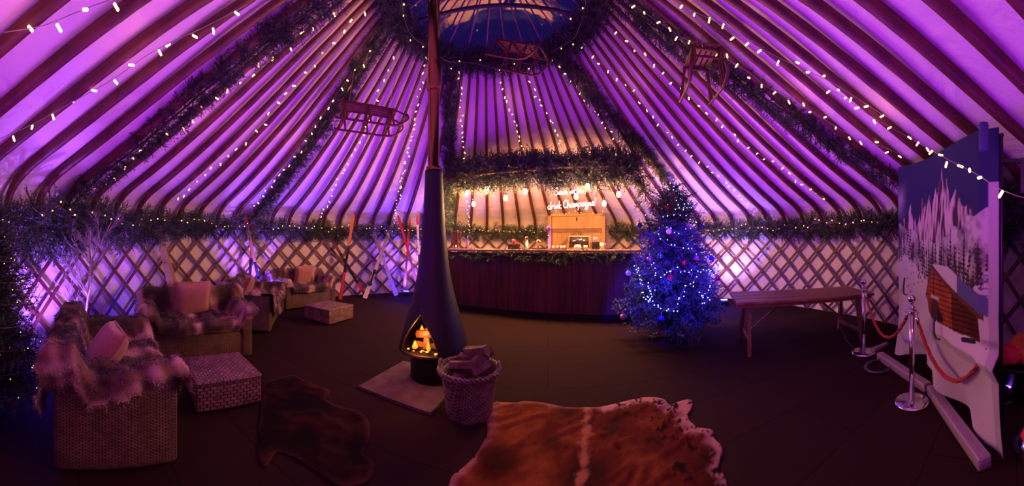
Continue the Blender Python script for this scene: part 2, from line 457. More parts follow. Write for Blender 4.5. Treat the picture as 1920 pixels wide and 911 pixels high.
# crown ring with its wheel of bars and the clear cover
crown = thing('crown_ring', 'round bent-wood crown ring with radiating bars at the top of the roof', 'crown ring', (RC.x, RC.y, ZR-.06))
mb = MB(); circ = [(RR*math.sin(2*PI*k/96)*.99, RR*math.cos(2*PI*k/96)*.99, .02) for k in range(96)]
mb.tube(circ, .075, 8, closed=True, flat=1.2); mb.build('rim', M_['pole'], crown)
mb = MB(); mb.tube([(x*.955, y*.955, -.09) for x, y, z in circ], .022, 6, closed=True); mb.build('lower_hoop', M_['lath'], crown)
for k in range(24):
    a = 2*PI*k/24+.1
    mb = MB(); mb.tube([((RR-.06)*(1-t)*math.sin(a), (RR-.06)*(1-t)*math.cos(a), .05+.42*math.sin(t*PI/2)) for t in [i/8*.92 for i in range(9)]], .013, 6)
    mb.build('crown_bar', M_['crownbar'], crown)
for s_ in (-1, 1):
    mb = MB(); mb.tube([(x, s_*.28, .02+.10*math.cos(x/RR*PI/2)) for x in np.linspace(-RR*.96, RR*.96, 12)], .026, 6); mb.build('cross_brace', M_['black'], crown)
mb = MB(); mb.tube([(.14*math.sin(2*PI*k/24), .14*math.cos(2*PI*k/24), .46) for k in range(24)], .03, 6, closed=True); mb.build('hub', M_['pole'], crown)
cover, nt, b = nmat('clear_cover')
for n_ in list(nt.nodes):
    if n_.type != 'OUTPUT_MATERIAL': nt.nodes.remove(n_)
N = nt.nodes.new; L = nt.links.new
g = N('ShaderNodeBsdfGlossy'); g.inputs['Roughness'].default_value = .03; g.inputs['Color'].default_value = (.75,.8,1,1); t = N('ShaderNodeBsdfTransparent'); mx = N('ShaderNodeMixShader'); mx.inputs[0].default_value = .24
L(t.outputs[0], mx.inputs[1]); L(g.outputs[0], mx.inputs[2]); L(mx.outputs[0], nt.nodes['Material Output'].inputs[0])
nzz = N('ShaderNodeTexNoise'); nzz.inputs['Scale'].default_value = 3; bnn = N('ShaderNodeBump'); bnn.inputs['Strength'].default_value = .04; bnn.inputs['Distance'].default_value = .1; L(nzz.outputs['Fac'], bnn.inputs['Height']); L(bnn.outputs[0], g.inputs['Normal'])
mb = MB(); mb.lathe([(RR+.03, .1), (RR*.8, .27), (RR*.55, .40), (RR*.28, .50), (.001, .54)], n=64, cap=False); mb.build('clear_cover', cover, crown)
def lamp(kind, loc, col, power, size=.1, target=None, spot=None, blend=.6, name='lamp'):
    ld = bpy.data.lights.new(name, kind); ld.color = col; ld.energy = power
    if kind == 'SPOT': ld.spot_size = spot or 1.5; ld.spot_blend = blend; ld.shadow_soft_size = size
    else: ld.shadow_soft_size = size
    o = bpy.data.objects.new(name, ld); C.objects.link(o); o.location = loc
    if target is not None: o.rotation_euler = (Vector(target)-Vector(loc)).to_track_quat('-Z', 'Y').to_euler()
    return o
# ---------------------------------------------------------------- foliage
def sprig(seed, L=.2, nb=6, nn=16, nl=.022, wide=.0035, spread=.9, droop=0):
    "a fir sprig: a stem with side branchlets, each lined with needles; returns (verts, tris)"
    r = random.Random(seed); V = []; T = []
    def needles(a, b, n):
        d = (b-a); dn = d.normalized()
        for i in range(n):
            p = a+d*(i+.5)/n; w = Vector((r.gauss(0,1), r.gauss(0,1), r.gauss(0,1))); w = (w-dn*w.dot(dn)).normalized()
            tip = p+(w*.85+dn*.6)*nl*r.uniform(.8,1.15); s = dn*wide
            k = len(V); V.extend([p-s, p+s, tip]); T.append((k, k+1, k+2))
        k = len(V); u = dn.cross(Vector((0,0,1)));  u = u.normalized() if u.length > .01 else Vector((1,0,0)); u2 = u.cross(dn)
        V.extend([a+u*.003, a-u*.003, b, a+u2*.003, a-u2*.003]); T.extend([(k, k+1, k+2), (k+3, k+4, k+2)])
    o = Vector((0,0,0)); tip = Vector((L,0,0)); needles(o, tip, int(nn*1.6))
    for i in range(nb):
        t = .15+.7*i/max(1, nb-1); s = 1 if i % 2 else -1
        a = tip*t; ln = L*(.62-.4*t)*r.uniform(.8,1.2)
        b_ = a+Vector((ln*.75, s*ln*spread, r.uniform(-.25,.35)*ln)); needles(a, b_, max(4, int(nn*ln/L*1.5)))
    return np.array([tuple(v) for v in V]), np.array(T)
GW = 'fir garlands pinned along the top of the lattice wall'
SPR = [sprig(k, .2, 6, 24, .017, .0045) for k in range(5)]
SPRBIG = [sprig(10+k, .26, 7, 28, .020, .0055) for k in range(5)]
SPRLOW = [sprig(20+k, .2, 4, 7, .034, .009) for k in range(5)]
def frames(dirs, roll):
    d = dirs/np.linalg.norm(dirs, axis=1, keepdims=True)
    up = np.tile([0,0,1.], (len(d), 1)); up[np.abs(d[:,2]) > .95] = [1,0,0]
    y = np.cross(up, d); y /= np.linalg.norm(y, axis=1, keepdims=True); z = np.cross(d, y)
    c, s = np.cos(roll)[:,None], np.sin(roll)[:,None]
    return np.stack([d, y*c+z*s, -y*s+z*c], 2)
def bake(protos, pos, dirs, scale, roll=None):
    "bake many sprigs into one foliage mesh"
    pos = np.asarray(pos, float); dirs = np.asarray(dirs, float); n = len(pos)
    scale = np.broadcast_to(scale, (n,)) if not hasattr(scale, 'shape') else scale
    roll = rng.uniform(0, 2*PI, n) if roll is None else roll
    A = frames(dirs, roll); idx = rng.integers(0, len(protos), n)
    mb = MB()
    for k, (V, T) in enumerate(protos):
        m = np.where(idx == k)[0]
        if not len(m): continue
        W = np.einsum('nij,vj->nvi', A[m], V)*scale[m][:,None,None]+pos[m][:,None,:]
        F_ = (T[None]+(np.arange(len(m))*len(V))[:,None,None]).reshape(-1, 3)
        mb.raw(W.reshape(-1, 3), F_.tolist())
    return mb
def garland(path, label, rad_=.11, dens=70, protos=SPR, group=None, sc=1.0, up=0.0, along=.7, name='fir_garland', cat='garland'):
    P = resample(spline(path, 5), .04); root = thing(name, label, cat, tuple(P[0]), 0, group)
    L_ = sum((P[i+1]-P[i]).length for i in range(len(P)-1)); n = int(L_*dens*(1.55 if group == GW else 1))
    pa = np.array([tuple(p) for p in P]); t = rng.uniform(0, len(P)-1.01, n); i = t.astype(int)
    pos = pa[i]+(pa[i+1]-pa[i])*(t-i)[:,None]; tg = pa[i+1]-pa[i]; tg /= np.linalg.norm(tg, axis=1, keepdims=True)
    rnd = rng.normal(size=(n, 3)); rnd -= tg*np.sum(rnd*tg, 1, keepdims=True); rnd /= np.linalg.norm(rnd, axis=1, keepdims=True)
    d = rnd+tg*along*rng.choice([1, 1, 1, -1], n)[:,None]; d[:,2] += up
    pos = pos+rnd*rad_*rng.uniform(0, .45, n)[:,None]
    s = sc*rng.uniform(.55, 1.15, n)*min(1.35, rad_/.13)
    mb = bake(protos, pos, d, s); mb.build('foliage', M_['needle'], root, world=True, smooth=False)
    mb = MB(); mb.tube(resample(P, .12), .012, 5); mb.build('stem', M_['twig'], root, world=True)
    return root

BULB = {}
def bulbmesh(kind):
    if kind in BULB: return BULB[kind]
    mb = MB()
    if kind == 'stick': mb.lathe([(.004,.0),(.009,-.004),(.009,-.045),(.005,-.05)], n=8); mt = M_['bulb']
    elif kind == 'stickfar': mb.lathe([(.005,.0),(.0095,-.005),(.0095,-.042),(.005,-.047)], n=6); mt = M_['bulb']
    elif kind == 'garland': mb.ball((0,0,0), .012, 6); mt = M_['bulbfar']
    elif kind == 'blue': mb.ball((0,0,0), .0085, 6); mt = M_['blueled']
    elif kind == 'tiny': mb.ball((0,0,0), .0045, 6); mt = M_['whiteled']
    m = mb.mesh('bulb'); m.materials.append(mt); BULB[kind] = m; return m
def lights(path, label, step=.13, kind='stick', group='fairy light strings', name='fairy_light_string', jitter=.01, smooth=True, cable=.003, maxn=95, swing=.9):
    P = spline(path, 5) if smooth else path
    root = thing(name, label, 'fairy lights', tuple(P[0]), 0, group)
    mb = MB(); mb.tube(resample(P, .1), cable, 4); mb.build('cable', M_['cable'], root, world=True)
    Q = resample(P, step)
    if len(Q) > maxn: Q = resample(P, step*len(Q)/maxn)
    m = bulbmesh(kind); o0 = Vector(P[0])
    for q in Q[1:-1]:
        o = bpy.data.objects.new('bulb', m); C.objects.link(o); o.parent = root
        o.location = q-o0+Vector((random.gauss(0, jitter), random.gauss(0, jitter), random.gauss(0, jitter)))
        o.rotation_euler = (random.gauss(0, swing), random.gauss(0, swing), 0)
    return root

# garlands round the top of the lattice
def wallpath(px0, px1, z=1.9, amp=.05, ins=.2, n=None):
    a, b_ = phi_of(px0), phi_of(px1)
    if b_ < a: b_ += 2*PI
    n = n or max(4, int((b_-a)*R/.35)); out = []
    for k in range(n+1):
        ph = a+(b_-a)*k/n; zz = z+amp*math.sin(k*1.7+px0)+.025*math.cos(k*3.1)
        out.append(Vector((YC.x+(R-ins)*math.sin(ph), YC.y+(R-ins)*math.cos(ph), zz)))
    return out
GW = 'fir garlands pinned along the top of the lattice wall'
wg = [(-40, 118, .38, 85, 'thick drooping fir garland on the wall top above the nearest sofa', SPRBIG),
      (118, 292, .30, 75, 'fir garland on the wall top behind the bare white twig tree', SPRBIG),
      (300, 468, .27, 80, 'fir garland on the wall top between the cream skis and the red and black skis', SPR),
      (476, 650, .25, 80, 'fir garland on the wall top above the farthest fur-covered sofa', SPR),
      (662, 838, .22, 75, 'fir garland on the wall top behind the crossed skis beside the stove flue', SPR),
      (842, 1028, .27, 70, 'brightly lit fir garland on the wall top behind the bar, beside the brown door', SPR),
      (1143, 1205, .25, 70, 'short fir garland piece between the brown door and the blue-lit tree', SPR),
      (1318, 1500, .27, 80, 'fir garland on the wall top between the blue-lit tree and the trestle table end', SPR),
      (1500, 1700, .29, 80, 'fir garland on the wall top above the trestle table, next to the alpine backdrop', SPR),
      (1850, 1990, .30, 80, 'dark fir garland on the wall top half hidden by the alpine backdrop', SPRBIG)]
for x0, x1, rr, dn, lb, pr in wg:
    pth = wallpath(x0, x1, z=1.86 if x0 > 200 else 1.80)
    garland([q-Vector((0,0,.12)) for q in pth] if x0 < 0 else pth, lb, rr, dn, pr, GW)
gl = [(10, 110, 'above the nearest sofa'), (120, 290, 'behind the white twig tree'), (300, 460, 'between the cream skis and the red and black skis'), (480, 650, 'above the farthest sofa'), (665, 790, 'behind the crossed skis'), (845, 1025, 'behind the bar'), (1320, 1500, 'beside the blue-lit tree'), (1505, 1690, 'above the trestle table')]
for x0, x1, lb in gl:
    p = wallpath(x0, x1, z=1.9, amp=.03, ins=.42); p = [q+Vector((0,0,random.uniform(-.05,.05))) for q in p]
    lights(p, 'fairy lights in the wall-top garland '+lb, .16, 'garland', 'fairy lights in the wall-top garlands', jitter=.03)

# garlands running up the roof
GR = 'fir garlands running up the roof'
def roofpath(pix, ins=.13): return [hit(x, y, ins) for x, y in pix]
garland(roofpath([(115,405),(190,330),(290,250),(390,165),(480,95),(560,35),(620,-5)], .17), 'thick fir garland running up the roof above the bare white twig tree', .15, 190, SPR, GR, sc=.8)
garland(roofpath([(478,420),(520,355),(585,270),(640,185),(690,100),(722,55)], .15), 'fir garland running up the roof from the red and black skis', .15, 190, SPR, GR, sc=.8)
garland(roofpath([(846,438),(843,360),(842,280),(843,200),(846,125)], .2), 'fir garland hanging down the roof directly behind the stove flue', .15, 190, SPR, GR, sc=.8)
garland(roofpath([(1045,100),(1085,145),(1135,205),(1190,265),(1250,335)], .15), 'fir garland running down the roof to the top of the blue-lit tree', .15, 190, SPR, GR, sc=.8)
garland(roofpath([(1160,5),(1250,65),(1340,125),(1430,182),(1520,240),(1610,295),(1690,345)], .17), 'long fir garland running down the roof to the alpine backdrop', .15, 190, SPR, GR, sc=.8)
# ring of fir round the crown
pts = [(RC.x+(RR-.14)*math.sin(2*PI*k/20), RC.y+(RR-.14)*math.cos(2*PI*k/20), ZR-.10) for k in range(21)]
garland(pts, 'dark thick fir garland lining the inside of the crown ring', .21, 260, SPR, 'fir garland of the crown', sc=.85)
lights([(RC.x+(RR-.3)*math.sin(2*PI*k/24), RC.y+(RR-.3)*math.cos(2*PI*k/24), ZR-.26+.05*math.sin(k*2.3)) for k in range(25)], 'warm fairy lights wound round the fir garland of the crown ring', .3, 'garland', 'fairy lights of the crown', jitter=.05)

# strings of stick-shaped fairy lights under the roof
ST = [([(0,62),(75,50),(137,26),(205,0),(250,-12)], 'fairy light string nearest the camera with the largest bulbs, under the roof edge'),
 ([(-20,268),(55,236),(120,200),(210,150),(285,98),(385,50),(465,8)], 'fairy light string crossing the roof poles above the nearest sofa'),
 ([(165,370),(215,330),(290,268),(370,213),(450,157),(520,100),(600,38),(645,8)], 'fairy light string beside the roof garland over the white twig tree'),
 ([(322,385),(390,320),(449,276),(527,187),(590,118),(668,32),(700,3)], 'fairy light string on the roof above the cream skis'),
 ([(468,396),(546,302),(597,228),(640,164),(689,104),(708,72)], 'fairy light string following the roof garland above the red and black skis'),
 ([(597,415),(645,318),(680,258),(703,187),(726,134),(742,88)], 'fairy light string passing behind the wooden sledge beside the flue'),
 ([(740,425),(742,400),(758,313),(774,249),(792,152),(802,90)], 'dense fairy light string just beside the flue on the sofa side'),
 ([(882,435),(872,340),(869,250),(864,170),(862,118)], 'fairy light string nearest the flue on the bar side'),
 ([(985,290),(965,230),(950,185),(935,130),(928,112)], 'fairy light string passing behind the slatted sledge towards the bar canopy'),
 ([(1055,280),(1035,235),(1010,185),(990,150),(975,112)], 'fairy light string running from the slatted sledge to the neon sign'),
 ([(1210,300),(1169,272),(1139,240),(1110,205),(1084,169),(1055,130),(1033,100)], 'fairy light string running along the garland down to the bar canopy end'),
 ([(1410,388),(1324,313),(1262,258),(1200,189),(1150,140),(1105,98),(1080,72)], 'fairy light string ending above the wall garland beside the blue-lit tree'),
 ([(1553,380),(1477,323),(1426,290),(1350,230),(1287,177),(1228,118),(1186,90),(1140,46)], 'fairy light string passing below the hanging sledge with slim runners'),
 ([(1710,303),(1670,281),(1600,256),(1546,224),(1493,191),(1435,161),(1405,136),(1338,99),(1281,71),(1218,30),(1170,0)], 'fairy light string lying along the long roof garland towards the alpine backdrop'),
 ([(1687,232),(1650,212),(1555,152),(1504,129),(1442,99),(1405,78),(1352,46),(1290,16),(1255,-3)], 'upper fairy light string ending above the alpine backdrop')]
for k, (pp, lb) in enumerate(ST):
    near = k in (0, 1)
    lights([hit(x, y, .21) for x, y in pp], lb, .19 if near else .135 if k in (6,7,8,9,10) else .175, 'stick' if k in (0, 1, 2, 13, 14) else 'stickfar', smooth=True, jitter=.02)
# the string that sags free in front of the backdrop
p = [hit(1528,150,.2), hit(1581,182,.3), hit(1640,222,.5), at(1712,262,3.05), at(1774,297,2.35), at(1834,328,1.92), at(1866,350,1.8), at(1900,365,1.75), at(1935,375,1.72)]
lights(p, 'free-hanging fairy light string sagging in front of the alpine backdrop', .19, 'stick', jitter=.008)
# ---------------------------------------------------------------- wicker sofas, throws, cushions
def blur(Hm, k):
    for ax in (0, 1):
        w = np.ones(2*k+1)/(2*k+1)
        Hp = np.pad(Hm, [(k, k) if a == ax else (0, 0) for a in (0, 1)], mode='edge')
        Hm = np.apply_along_axis(lambda v: np.convolve(v, w, 'valid'), ax, Hp)
    return Hm
SW, SD = 1.4, .82
def sofa(label, loc, f, hems, seed, fronthem=.1):
    t = thing('wicker_sofa', label, 'sofa', (loc[0], loc[1], 0), math.atan2(-f[0], f[1]), 'wicker sofas with fur throws')
    W, D = SW, SD
    mb = MB(); mb.rbox((0, .01, .20), (W-.26, D-.06, .33), .03, nz=3); mb.build('base', M_['wicker'], t)
    for s in (-1, 1):
        mb = MB(); mb.rbox((s*(W/2-.075), 0, .335), (.15, D, .60), .035, nz=4); mb.build('armrest', M_['wicker'], t)
    mb = MB(); mb.rbox((0, -D/2+.08, .41), (W-.28, .16, .74), .05, nz=4, M=Matrix.Rotation(.05, 3, 'X')); mb.build('backrest', M_['wicker'], t)
    mb = MB(); mb.rbox((0, .06, .41), (W-.32, D-.24, .12), .045); mb.build('seat_cushion', M_['cushion'], t)
    for sx in (-1, 1):
        for sy in (-1, 1):
            mb = MB(); mb.lathe([(.022, 0), (.028, .045)], (sx*(W/2-.08), sy*(D/2-.08), 0), 10); mb.build('foot', M_['black'], t)
    # the fur throw lies over it: a thing of its own
    st = .02; ext = .5
    xs = np.arange(-W/2-.06, W/2+.061, st); ys = np.arange(-D/2-.06, D/2+.061, st)
    X, Y = np.meshgrid(xs, ys, indexing='ij')
    Z = np.full(X.shape, .50); Z[(np.abs(X) > W/2-.17)] = .665; Z[Y < -D/2+.20] = .825
    Z = blur(Z, 2)
    from_ = lambda a, arr: np.clip(np.interp(a, arr, np.arange(len(arr))), 0, len(arr)-1)
    hb, hf, hl, hr = hems     # hem drop behind, in front, at -x, at +x
    A = np.arange(-W/2-.03-hl-.1, W/2+.03+hr+.1, st); B = np.arange(-D/2-.03-hb-.1, D/2+.03+hf+.1, st)
    AA, BB = np.meshgrid(A, B, indexing='ij')
    cx, cy = W/2+.035, D/2+.035
    x = np.clip(AA, -cx, cx); y = np.clip(BB, -cy, cy)
    dx = np.maximum(0, np.abs(AA)-cx); dy = np.maximum(0, np.abs(BB)-cy)
    ix = np.rint(from_(x, xs)).astype(int); iy = np.rint(from_(y, ys)).astype(int)
    z = Z[ix, iy]-np.hypot(dx, dy)
    P = np.stack([x, y, z], 2)
    n1 = vnoise(np.stack([AA.ravel(), BB.ravel(), np.zeros(AA.size)], 1), 5.5, seed).reshape(AA.shape)
    n2 = vnoise(np.stack([AA.ravel(), BB.ravel(), np.zeros(AA.size)], 1), 13, seed+5).reshape(AA.shape)
    n3 = vnoise(np.stack([AA.ravel(), BB.ravel(), np.zeros(AA.size)], 1), 2.2, seed+9).reshape(AA.shape)
    lump = .030+np.clip(n1, -.4, .8)*.055+n2*.022
    P[:,:,2] += np.where((dx+dy) > 0, 0, lump)
    P[:,:,0] += np.sign(AA)*np.where(dx > 0, .012+np.abs(lump)*.9, 0)
    P[:,:,1] += np.sign(BB)*np.where(dy > 0, .012+np.abs(lump)*.9, 0)
    P[:,:,2] = np.maximum(P[:,:,2], .02)
    wob = n3*.22+n1*.06
    ok = (dx < np.where(AA > 0, hr, hl)*np.clip(1-1.9*BB, .25, 2)*(1+wob*1.8)) & (dy < np.where(BB > 0, hf, hb)*(1+wob*1.8))
    ok &= (dx*dy < .004)
    # sofa ends in front of the arms bare unless the throw covers it
    a_, b_ = AA.shape
    mb = MB(); idx = np.arange(a_*b_).reshape(a_, b_)
    q = ok[:-1,:-1] & ok[1:,:-1] & ok[1:,1:] & ok[:-1,1:]
    fs = np.stack([idx[:-1,:-1], idx[1:,:-1], idx[1:,1:], idx[:-1,1:]], 2)[q]
    used = np.unique(fs); mp = -np.ones(a_*b_, int); mp[used] = np.arange(len(used))
    V = P.reshape(-1, 3)[used]; mb.raw(V, mp[fs].tolist())
    # colour of the pelt: dark stripes along it, pale tips
    st_ = np.sin(AA*10.5+n3*2.5+BB*1.5)*.5+.5; st_ = np.clip(st_*.8+n2*.55+n1*.25, 0, 1)**1.6
    dark, mid, pale = np.array([.035,.017,.014]), np.array([.20,.085,.065]), np.array([.62,.38,.32])
    col = np.where(st_[...,None] < .5, dark+(mid-dark)*st_[...,None]*2, mid+(pale-mid)*(st_[...,None]-.5)*2)
    col = col.reshape(-1, 3)[used]
    # hairs
    k = 5; m = len(V); r_ = np.random.default_rng(seed)
    base = np.repeat(V, k, 0)+r_.normal(0, .009, (m*k, 3)); base[:,2] += .0
    outw = np.stack([np.sign(AA)*(dx > 0), np.sign(BB)*(dy > 0), (dx+dy <= 0)*1.0], 2).reshape(-1, 3)[used]
    outw = np.repeat(outw, k, 0)
    dr = outw*.55+r_.normal(0, .5, (m*k, 3))+np.array([.25,.1,-.35]); dr /= np.linalg.norm(dr, axis=1, keepdims=True)
    ln = r_.uniform(.012, .030, (m*k, 1)); side = np.cross(dr, r_.normal(size=(m*k, 3))); side /= np.linalg.norm(side, axis=1, keepdims=True)
    T = np.stack([base-side*.003, base+side*.003, base+dr*ln], 1).reshape(-1, 3)
    mb.raw(T, np.arange(m*k*3).reshape(-1, 3).tolist())
    cc = np.repeat(col, k, 0)[:,None,:]*np.array([.7,.7,1.7])[None,:,None]; col = np.concatenate([col, cc.reshape(-1, 3)])
    return t, mb, np.clip(col, 0, 1)
def throw(res, label):
    t, mb, col = res
    o = mb.build('fur_throw', M_['fur']); o.location = t.location; o.rotation_euler = t.rotation_euler
    tag(o, label, 'throw', 'fur throws on the sofas'); tint(o, col); return o
def cushion(t, lp, lean, label, size=.46, yaw=0.0, tilt=0.0):
    n = 18; u = np.linspace(-1, 1, n); U, V = np.meshgrid(u, u, indexing='ij')
    th = .085*((1-U**4)*(1-V**4))**.45+.008
    k = 1-.06*(1-np.abs(U))*1.0; sh = size/2
    px_ = U*sh*(1-.07*(1-V**2)*0+.0)*(1-.05*(1-np.abs(V))); pz = V*sh*(1-.05*(1-np.abs(U)))
    top = np.stack([px_, -th, pz], 2); bot = np.stack([px_, th, pz], 2)[::-1]
    mb = MB(); mb.grid(top); mb.grid(bot)
    M = Matrix.Translation(Vector(lp)) @ Matrix.Rotation(yaw, 4, 'Z') @ Matrix.Rotation(tilt, 4, 'Y') @ Matrix.Rotation(lean, 4, 'X')
    o = mb.build('cushion', M_['cushion']); o.matrix_world = Matrix.Translation(t.location) @ Matrix.Rotation(t.rotation_euler.z, 4, 'Z') @ M
    tag(o, label, 'cushion', 'pink cushions on the sofas')
    mb = MB(); e = [(sh,0,sh),(-sh,0,sh),(-sh,0,-sh),(sh,0,-sh)]; pts = []
    for i in range(4):
        a, b_ = Vector(e[i]), Vector(e[(i+1) % 4])
        for j in range(6): 
            p = a.lerp(b_, j/6); w = 1-.05*(1-abs(2*j/6-1)) ; pts.append(Vector((p.x*(.985), 0, p.z*.985)))
    mb.tube(pts, .009, 6, closed=True); mb.build('piping', M_['cushion'], o)
    return o
t1 = sofa('nearest wicker sofa seen from its end, fur throw over back and arm', (-2.55, .58), (.155,.988), (.42, .14, .34, .17), 3)
throw(t1, 'brown and grey fur throw over the nearest wicker sofa, hanging down its end')
cushion(t1[0], (.36, -.07, .68), -.62, 'pink cushion seen edge-on on the nearest wicker sofa', .44, .1, .0)
t2 = sofa('wicker sofa behind the nearer ottoman, facing the room', (-3.60, 2.0), (.94,-.33), (.3, .10, .30, .13), 11)
throw(t2, 'shaggy brown fur throw over the sofa behind the nearer ottoman')
cushion(t2[0], (.02, -.06, .735), -.30, 'large square pink cushion on the sofa behind the nearer ottoman', .50)
t3 = sofa('wicker sofa seen from its end below the red and black skis', (-4.32, 3.72), (.8,.6), (.2, .30, .2, .03), 19)
throw(t3, 'fur throw on the sofa below the red and black skis, trailing over its front')
cushion(t3[0], (.30, -.08, .72), -.4, 'small pink cushion on the sofa below the red and black skis', .42, .2)
t4 = sofa('farthest wicker sofa, behind the smaller-looking far ottoman', (-4.70, 5.58), (.95,-.31), (.2, .12, .15, .17), 27)
throw(t4, 'fur throw over the farthest wicker sofa, thick along the seat edge')
cushion(t4[0], (-.05, -.06, .73), -.3, 'pink cushion standing on the farthest wicker sofa', .48)

def ottoman(label, c, side, h, ang):
    t = thing('wicker_ottoman', label, 'ottoman', (c[0], c[1], 0), ang, 'square wicker ottomans')
    mb = MB(); mb.rbox((0,0,h*.47), (side, side, h*.82), .02, nz=3); mb.build('body', M_['wicker2'], t)
    mb = MB(); mb.rbox((0,0,h-.022), (side+.012, side+.012, .044), .018); mb.build('top', M_['wicker2'], t)
    for sx in (-1, 1):
        for sy in (-1, 1):
            mb = MB(); mb.lathe([(.018, 0), (.022, .03)], (sx*(side/2-.06), sy*(side/2-.06), 0), 8); mb.build('foot', M_['black'], t)
    return t
ottoman('woven wicker ottoman with pale lid between the two nearer sofas', (-2.47, 1.67), .62, .285, math.atan2(.95, .3)-PI/2)
ottoman('woven wicker ottoman in front of the farthest sofa', (-3.42, 4.86), .70, .29, math.atan2(.72, .12)-PI/2)

# ---------------------------------------------------------------- stove
ST_ = Vector((-.867, 3.236, 0))
slab = MB(); cs = [(-1.526,2.70),(-.702,2.51),(-.516,3.335),(-1.34,3.52)]
V = [(x, y, z) for z in (.0, .028) for x, y in cs]; slab.raw(V, [(3,2,1,0),(4,5,6,7),(0,1,5,4),(1,2,6,5),(2,3,7,6),(3,0,4,7)])
tag(slab.build('hearth_slab', M_['slab'], smooth=False, world=True), 'square stone hearth slab lying under the stove', 'hearth slab')
stv = thing('stove', 'tall dark cone-shaped wood stove with an arched fire opening and long flue', 'stove', (ST_.x, ST_.y, .028))
conep = [(.315,.378),(.40,.362),(.52,.330),(.66,.290),(.80,.250),(.95,.210),(1.10,.180),(1.25,.157),(1.45,.134),(1.65,.118),(1.85,.105),(2.1,.093),(2.29,.086)]
cz = np.array([p[0] for p in conep]); cr_ = np.array([p[1] for p in conep])
a_view = math.atan2(-ST_.x, -ST_.y)      # azimuth from stove towards the camera
a_open = a_view+.52                     # opening turned towards the sofas
NA, NZ = 180, 150
zz = np.concatenate([np.linspace(.315, .85, 110), np.linspace(.86, 2.29, 40)])
def open_half(z):
    t = (z-.34)/.40
    if t < 0 or t > 1: return -1
    return .66*(1-t**1.55)**.9
mb = MB(); V = []; 
for z in zz:
    r = np.interp(z, cz, cr_)
    for k in range(NA):
        a = 2*PI*k/NA; V.append((r*math.sin(a), r*math.cos(a), z))
Fs = []
for j in range(len(zz)-1):
    oh = open_half((zz[j]+zz[j+1])/2)
    for k in range(NA):
        a = 2*PI*(k+.5)/NA; da = (a-a_open+PI) % (2*PI)-PI
        if abs(da) < oh: continue
        k2 = (k+1) % NA; Fs.append((j*NA+k, j*NA+k2, (j+1)*NA+k2, (j+1)*NA+k))
mb.raw(V, Fs); cone = mb.build('hood', M_['stove'], stv)
md = cone.modifiers.new('thick', 'SOLIDIFY'); md.thickness = .012; md.offset = -1
arch = []
for i in range(41):
    s = -1+2*i/40; z = .34+.40*(1-abs(s))**.8 if abs(s) < 1 else .34
    oh = max(0, open_half(z)); a = a_open+math.copysign(oh, s); r = np.interp(z, cz, cr_)+.004
    arch.append((r*math.sin(a), r*math.cos(a), z))
mb = MB(); mb.tube(arch, .011, 6); mb.build('opening_trim', M_['stove'], stv)
mb = MB(); mb.lathe([(.235,0),(.262,.01),(.262,.235),(.29,.25),(.335,.315),(.36,.33),(.35,.335),(.31,.30),(.001,.285)], n=48, cap=False); mb.build('firebox', M_['stove'], stv)
mb = MB(); mb.tube([(.372*math.sin(2*PI*k/64), .372*math.cos(2*PI*k/64), .32) for k in range(64)], .010, 6, closed=True); mb.build('firebox_rim', M_['stove'], stv)
mb = MB(); mb.lathe([(.088,2.27),(.088,2.33),(.064,2.34),(.064,3.18)], n=32, cap=False); mb.build('flue', M_['copper'], stv)
mb = MB(); mb.lathe([(.066,3.18),(.076,3.2),(.079,3.24),(.076,3.28),(.080,3.32),(.078,3.46),(.070,3.50)], n=32, cap=False); mb.build('flue_joint', M_['copper'], stv)
mb = MB(); mb.lathe([(.066,3.48),(.066,5.35),(.001,5.36)], n=32, cap=False); mb.build('upper_flue', M_['copper'], stv)
rv = frv = Vector((math.sin(a_open), math.cos(a_open), 0))
mb = MB(); p = rv*(np.interp(.80, cz, cr_)+.006)+Vector((0,0,.79)); mb.ball(p, .016, 8, (1,1,1)); mb.build('rivet', M_['stove'], stv)
def logpiece(name, a, b_, r, parent=None, material=None, world=True, label=None, group=None, three=False):
    a, b_ = Vector(a), Vector(b_); n = 5 if three else 7; t = (b_-a).normalized()
    u = t.cross(Vector((0,0,1))).normalized(); w = u.cross(t); V = []; rr = [r*random.uniform(.75, 1.1) for _ in range(n)]; ph = random.uniform(0, 6)
    for e in (a, a.lerp(b_, .33), a.lerp(b_, .66), b_):
        for k in range(n):
            q = 2*PI*k/n+ph; V.append(tuple(e+u*math.cos(q)*rr[k]*random.uniform(.93,1.05)+w*math.sin(q)*rr[k]*random.uniform(.93,1.05)))
    f = [(j*n+k, j*n+(k+1) % n, (j+1)*n+(k+1) % n, (j+1)*n+k) for j in range(3) for k in range(n)]
    f += [tuple(range(n-1, -1, -1)), tuple(3*n+k for k in range(n))]
    mb = MB(); mb.raw(V, f); o = mb.build(name, material or M_['log'], parent, smooth=False, world=True)
    if label: tag(o, label, 'log', group)
    return o
fsx = Vector((math.cos(a_open), -math.sin(a_open), 0)); fbase = ST_+Vector((0,0,.028))
def inst(a, b_, c): return fbase+fsx*a+frv*b_+Vector((0,0,c))
charred = mat('charred_log', (.10,.03,.015), .8, col2=(.02,.012,.01), scale=9)
fire = emit('flame', (1.0,.22,.02), 1.8, True); ember = emit('embers', (1.0,.30,.05), 2.6, True)
logpiece('burning_log', inst(-.14,.10,.36), inst(.16,.16,.37), .05, None, charred, label='charred log lying lowest in the stove fire', group='logs burning in the stove')
logpiece('burning_log', inst(-.02,.18,.34), inst(.05,.06,.52), .05, None, charred, label='charred log leaning upright in the middle of the stove fire', group='logs burning in the stove')
logpiece('burning_log', inst(-.10,.10,.50), inst(.14,.12,.47), .045, None, charred, label='charred log lying across the top of the stove fire', group='logs burning in the stove')
mb = MB()
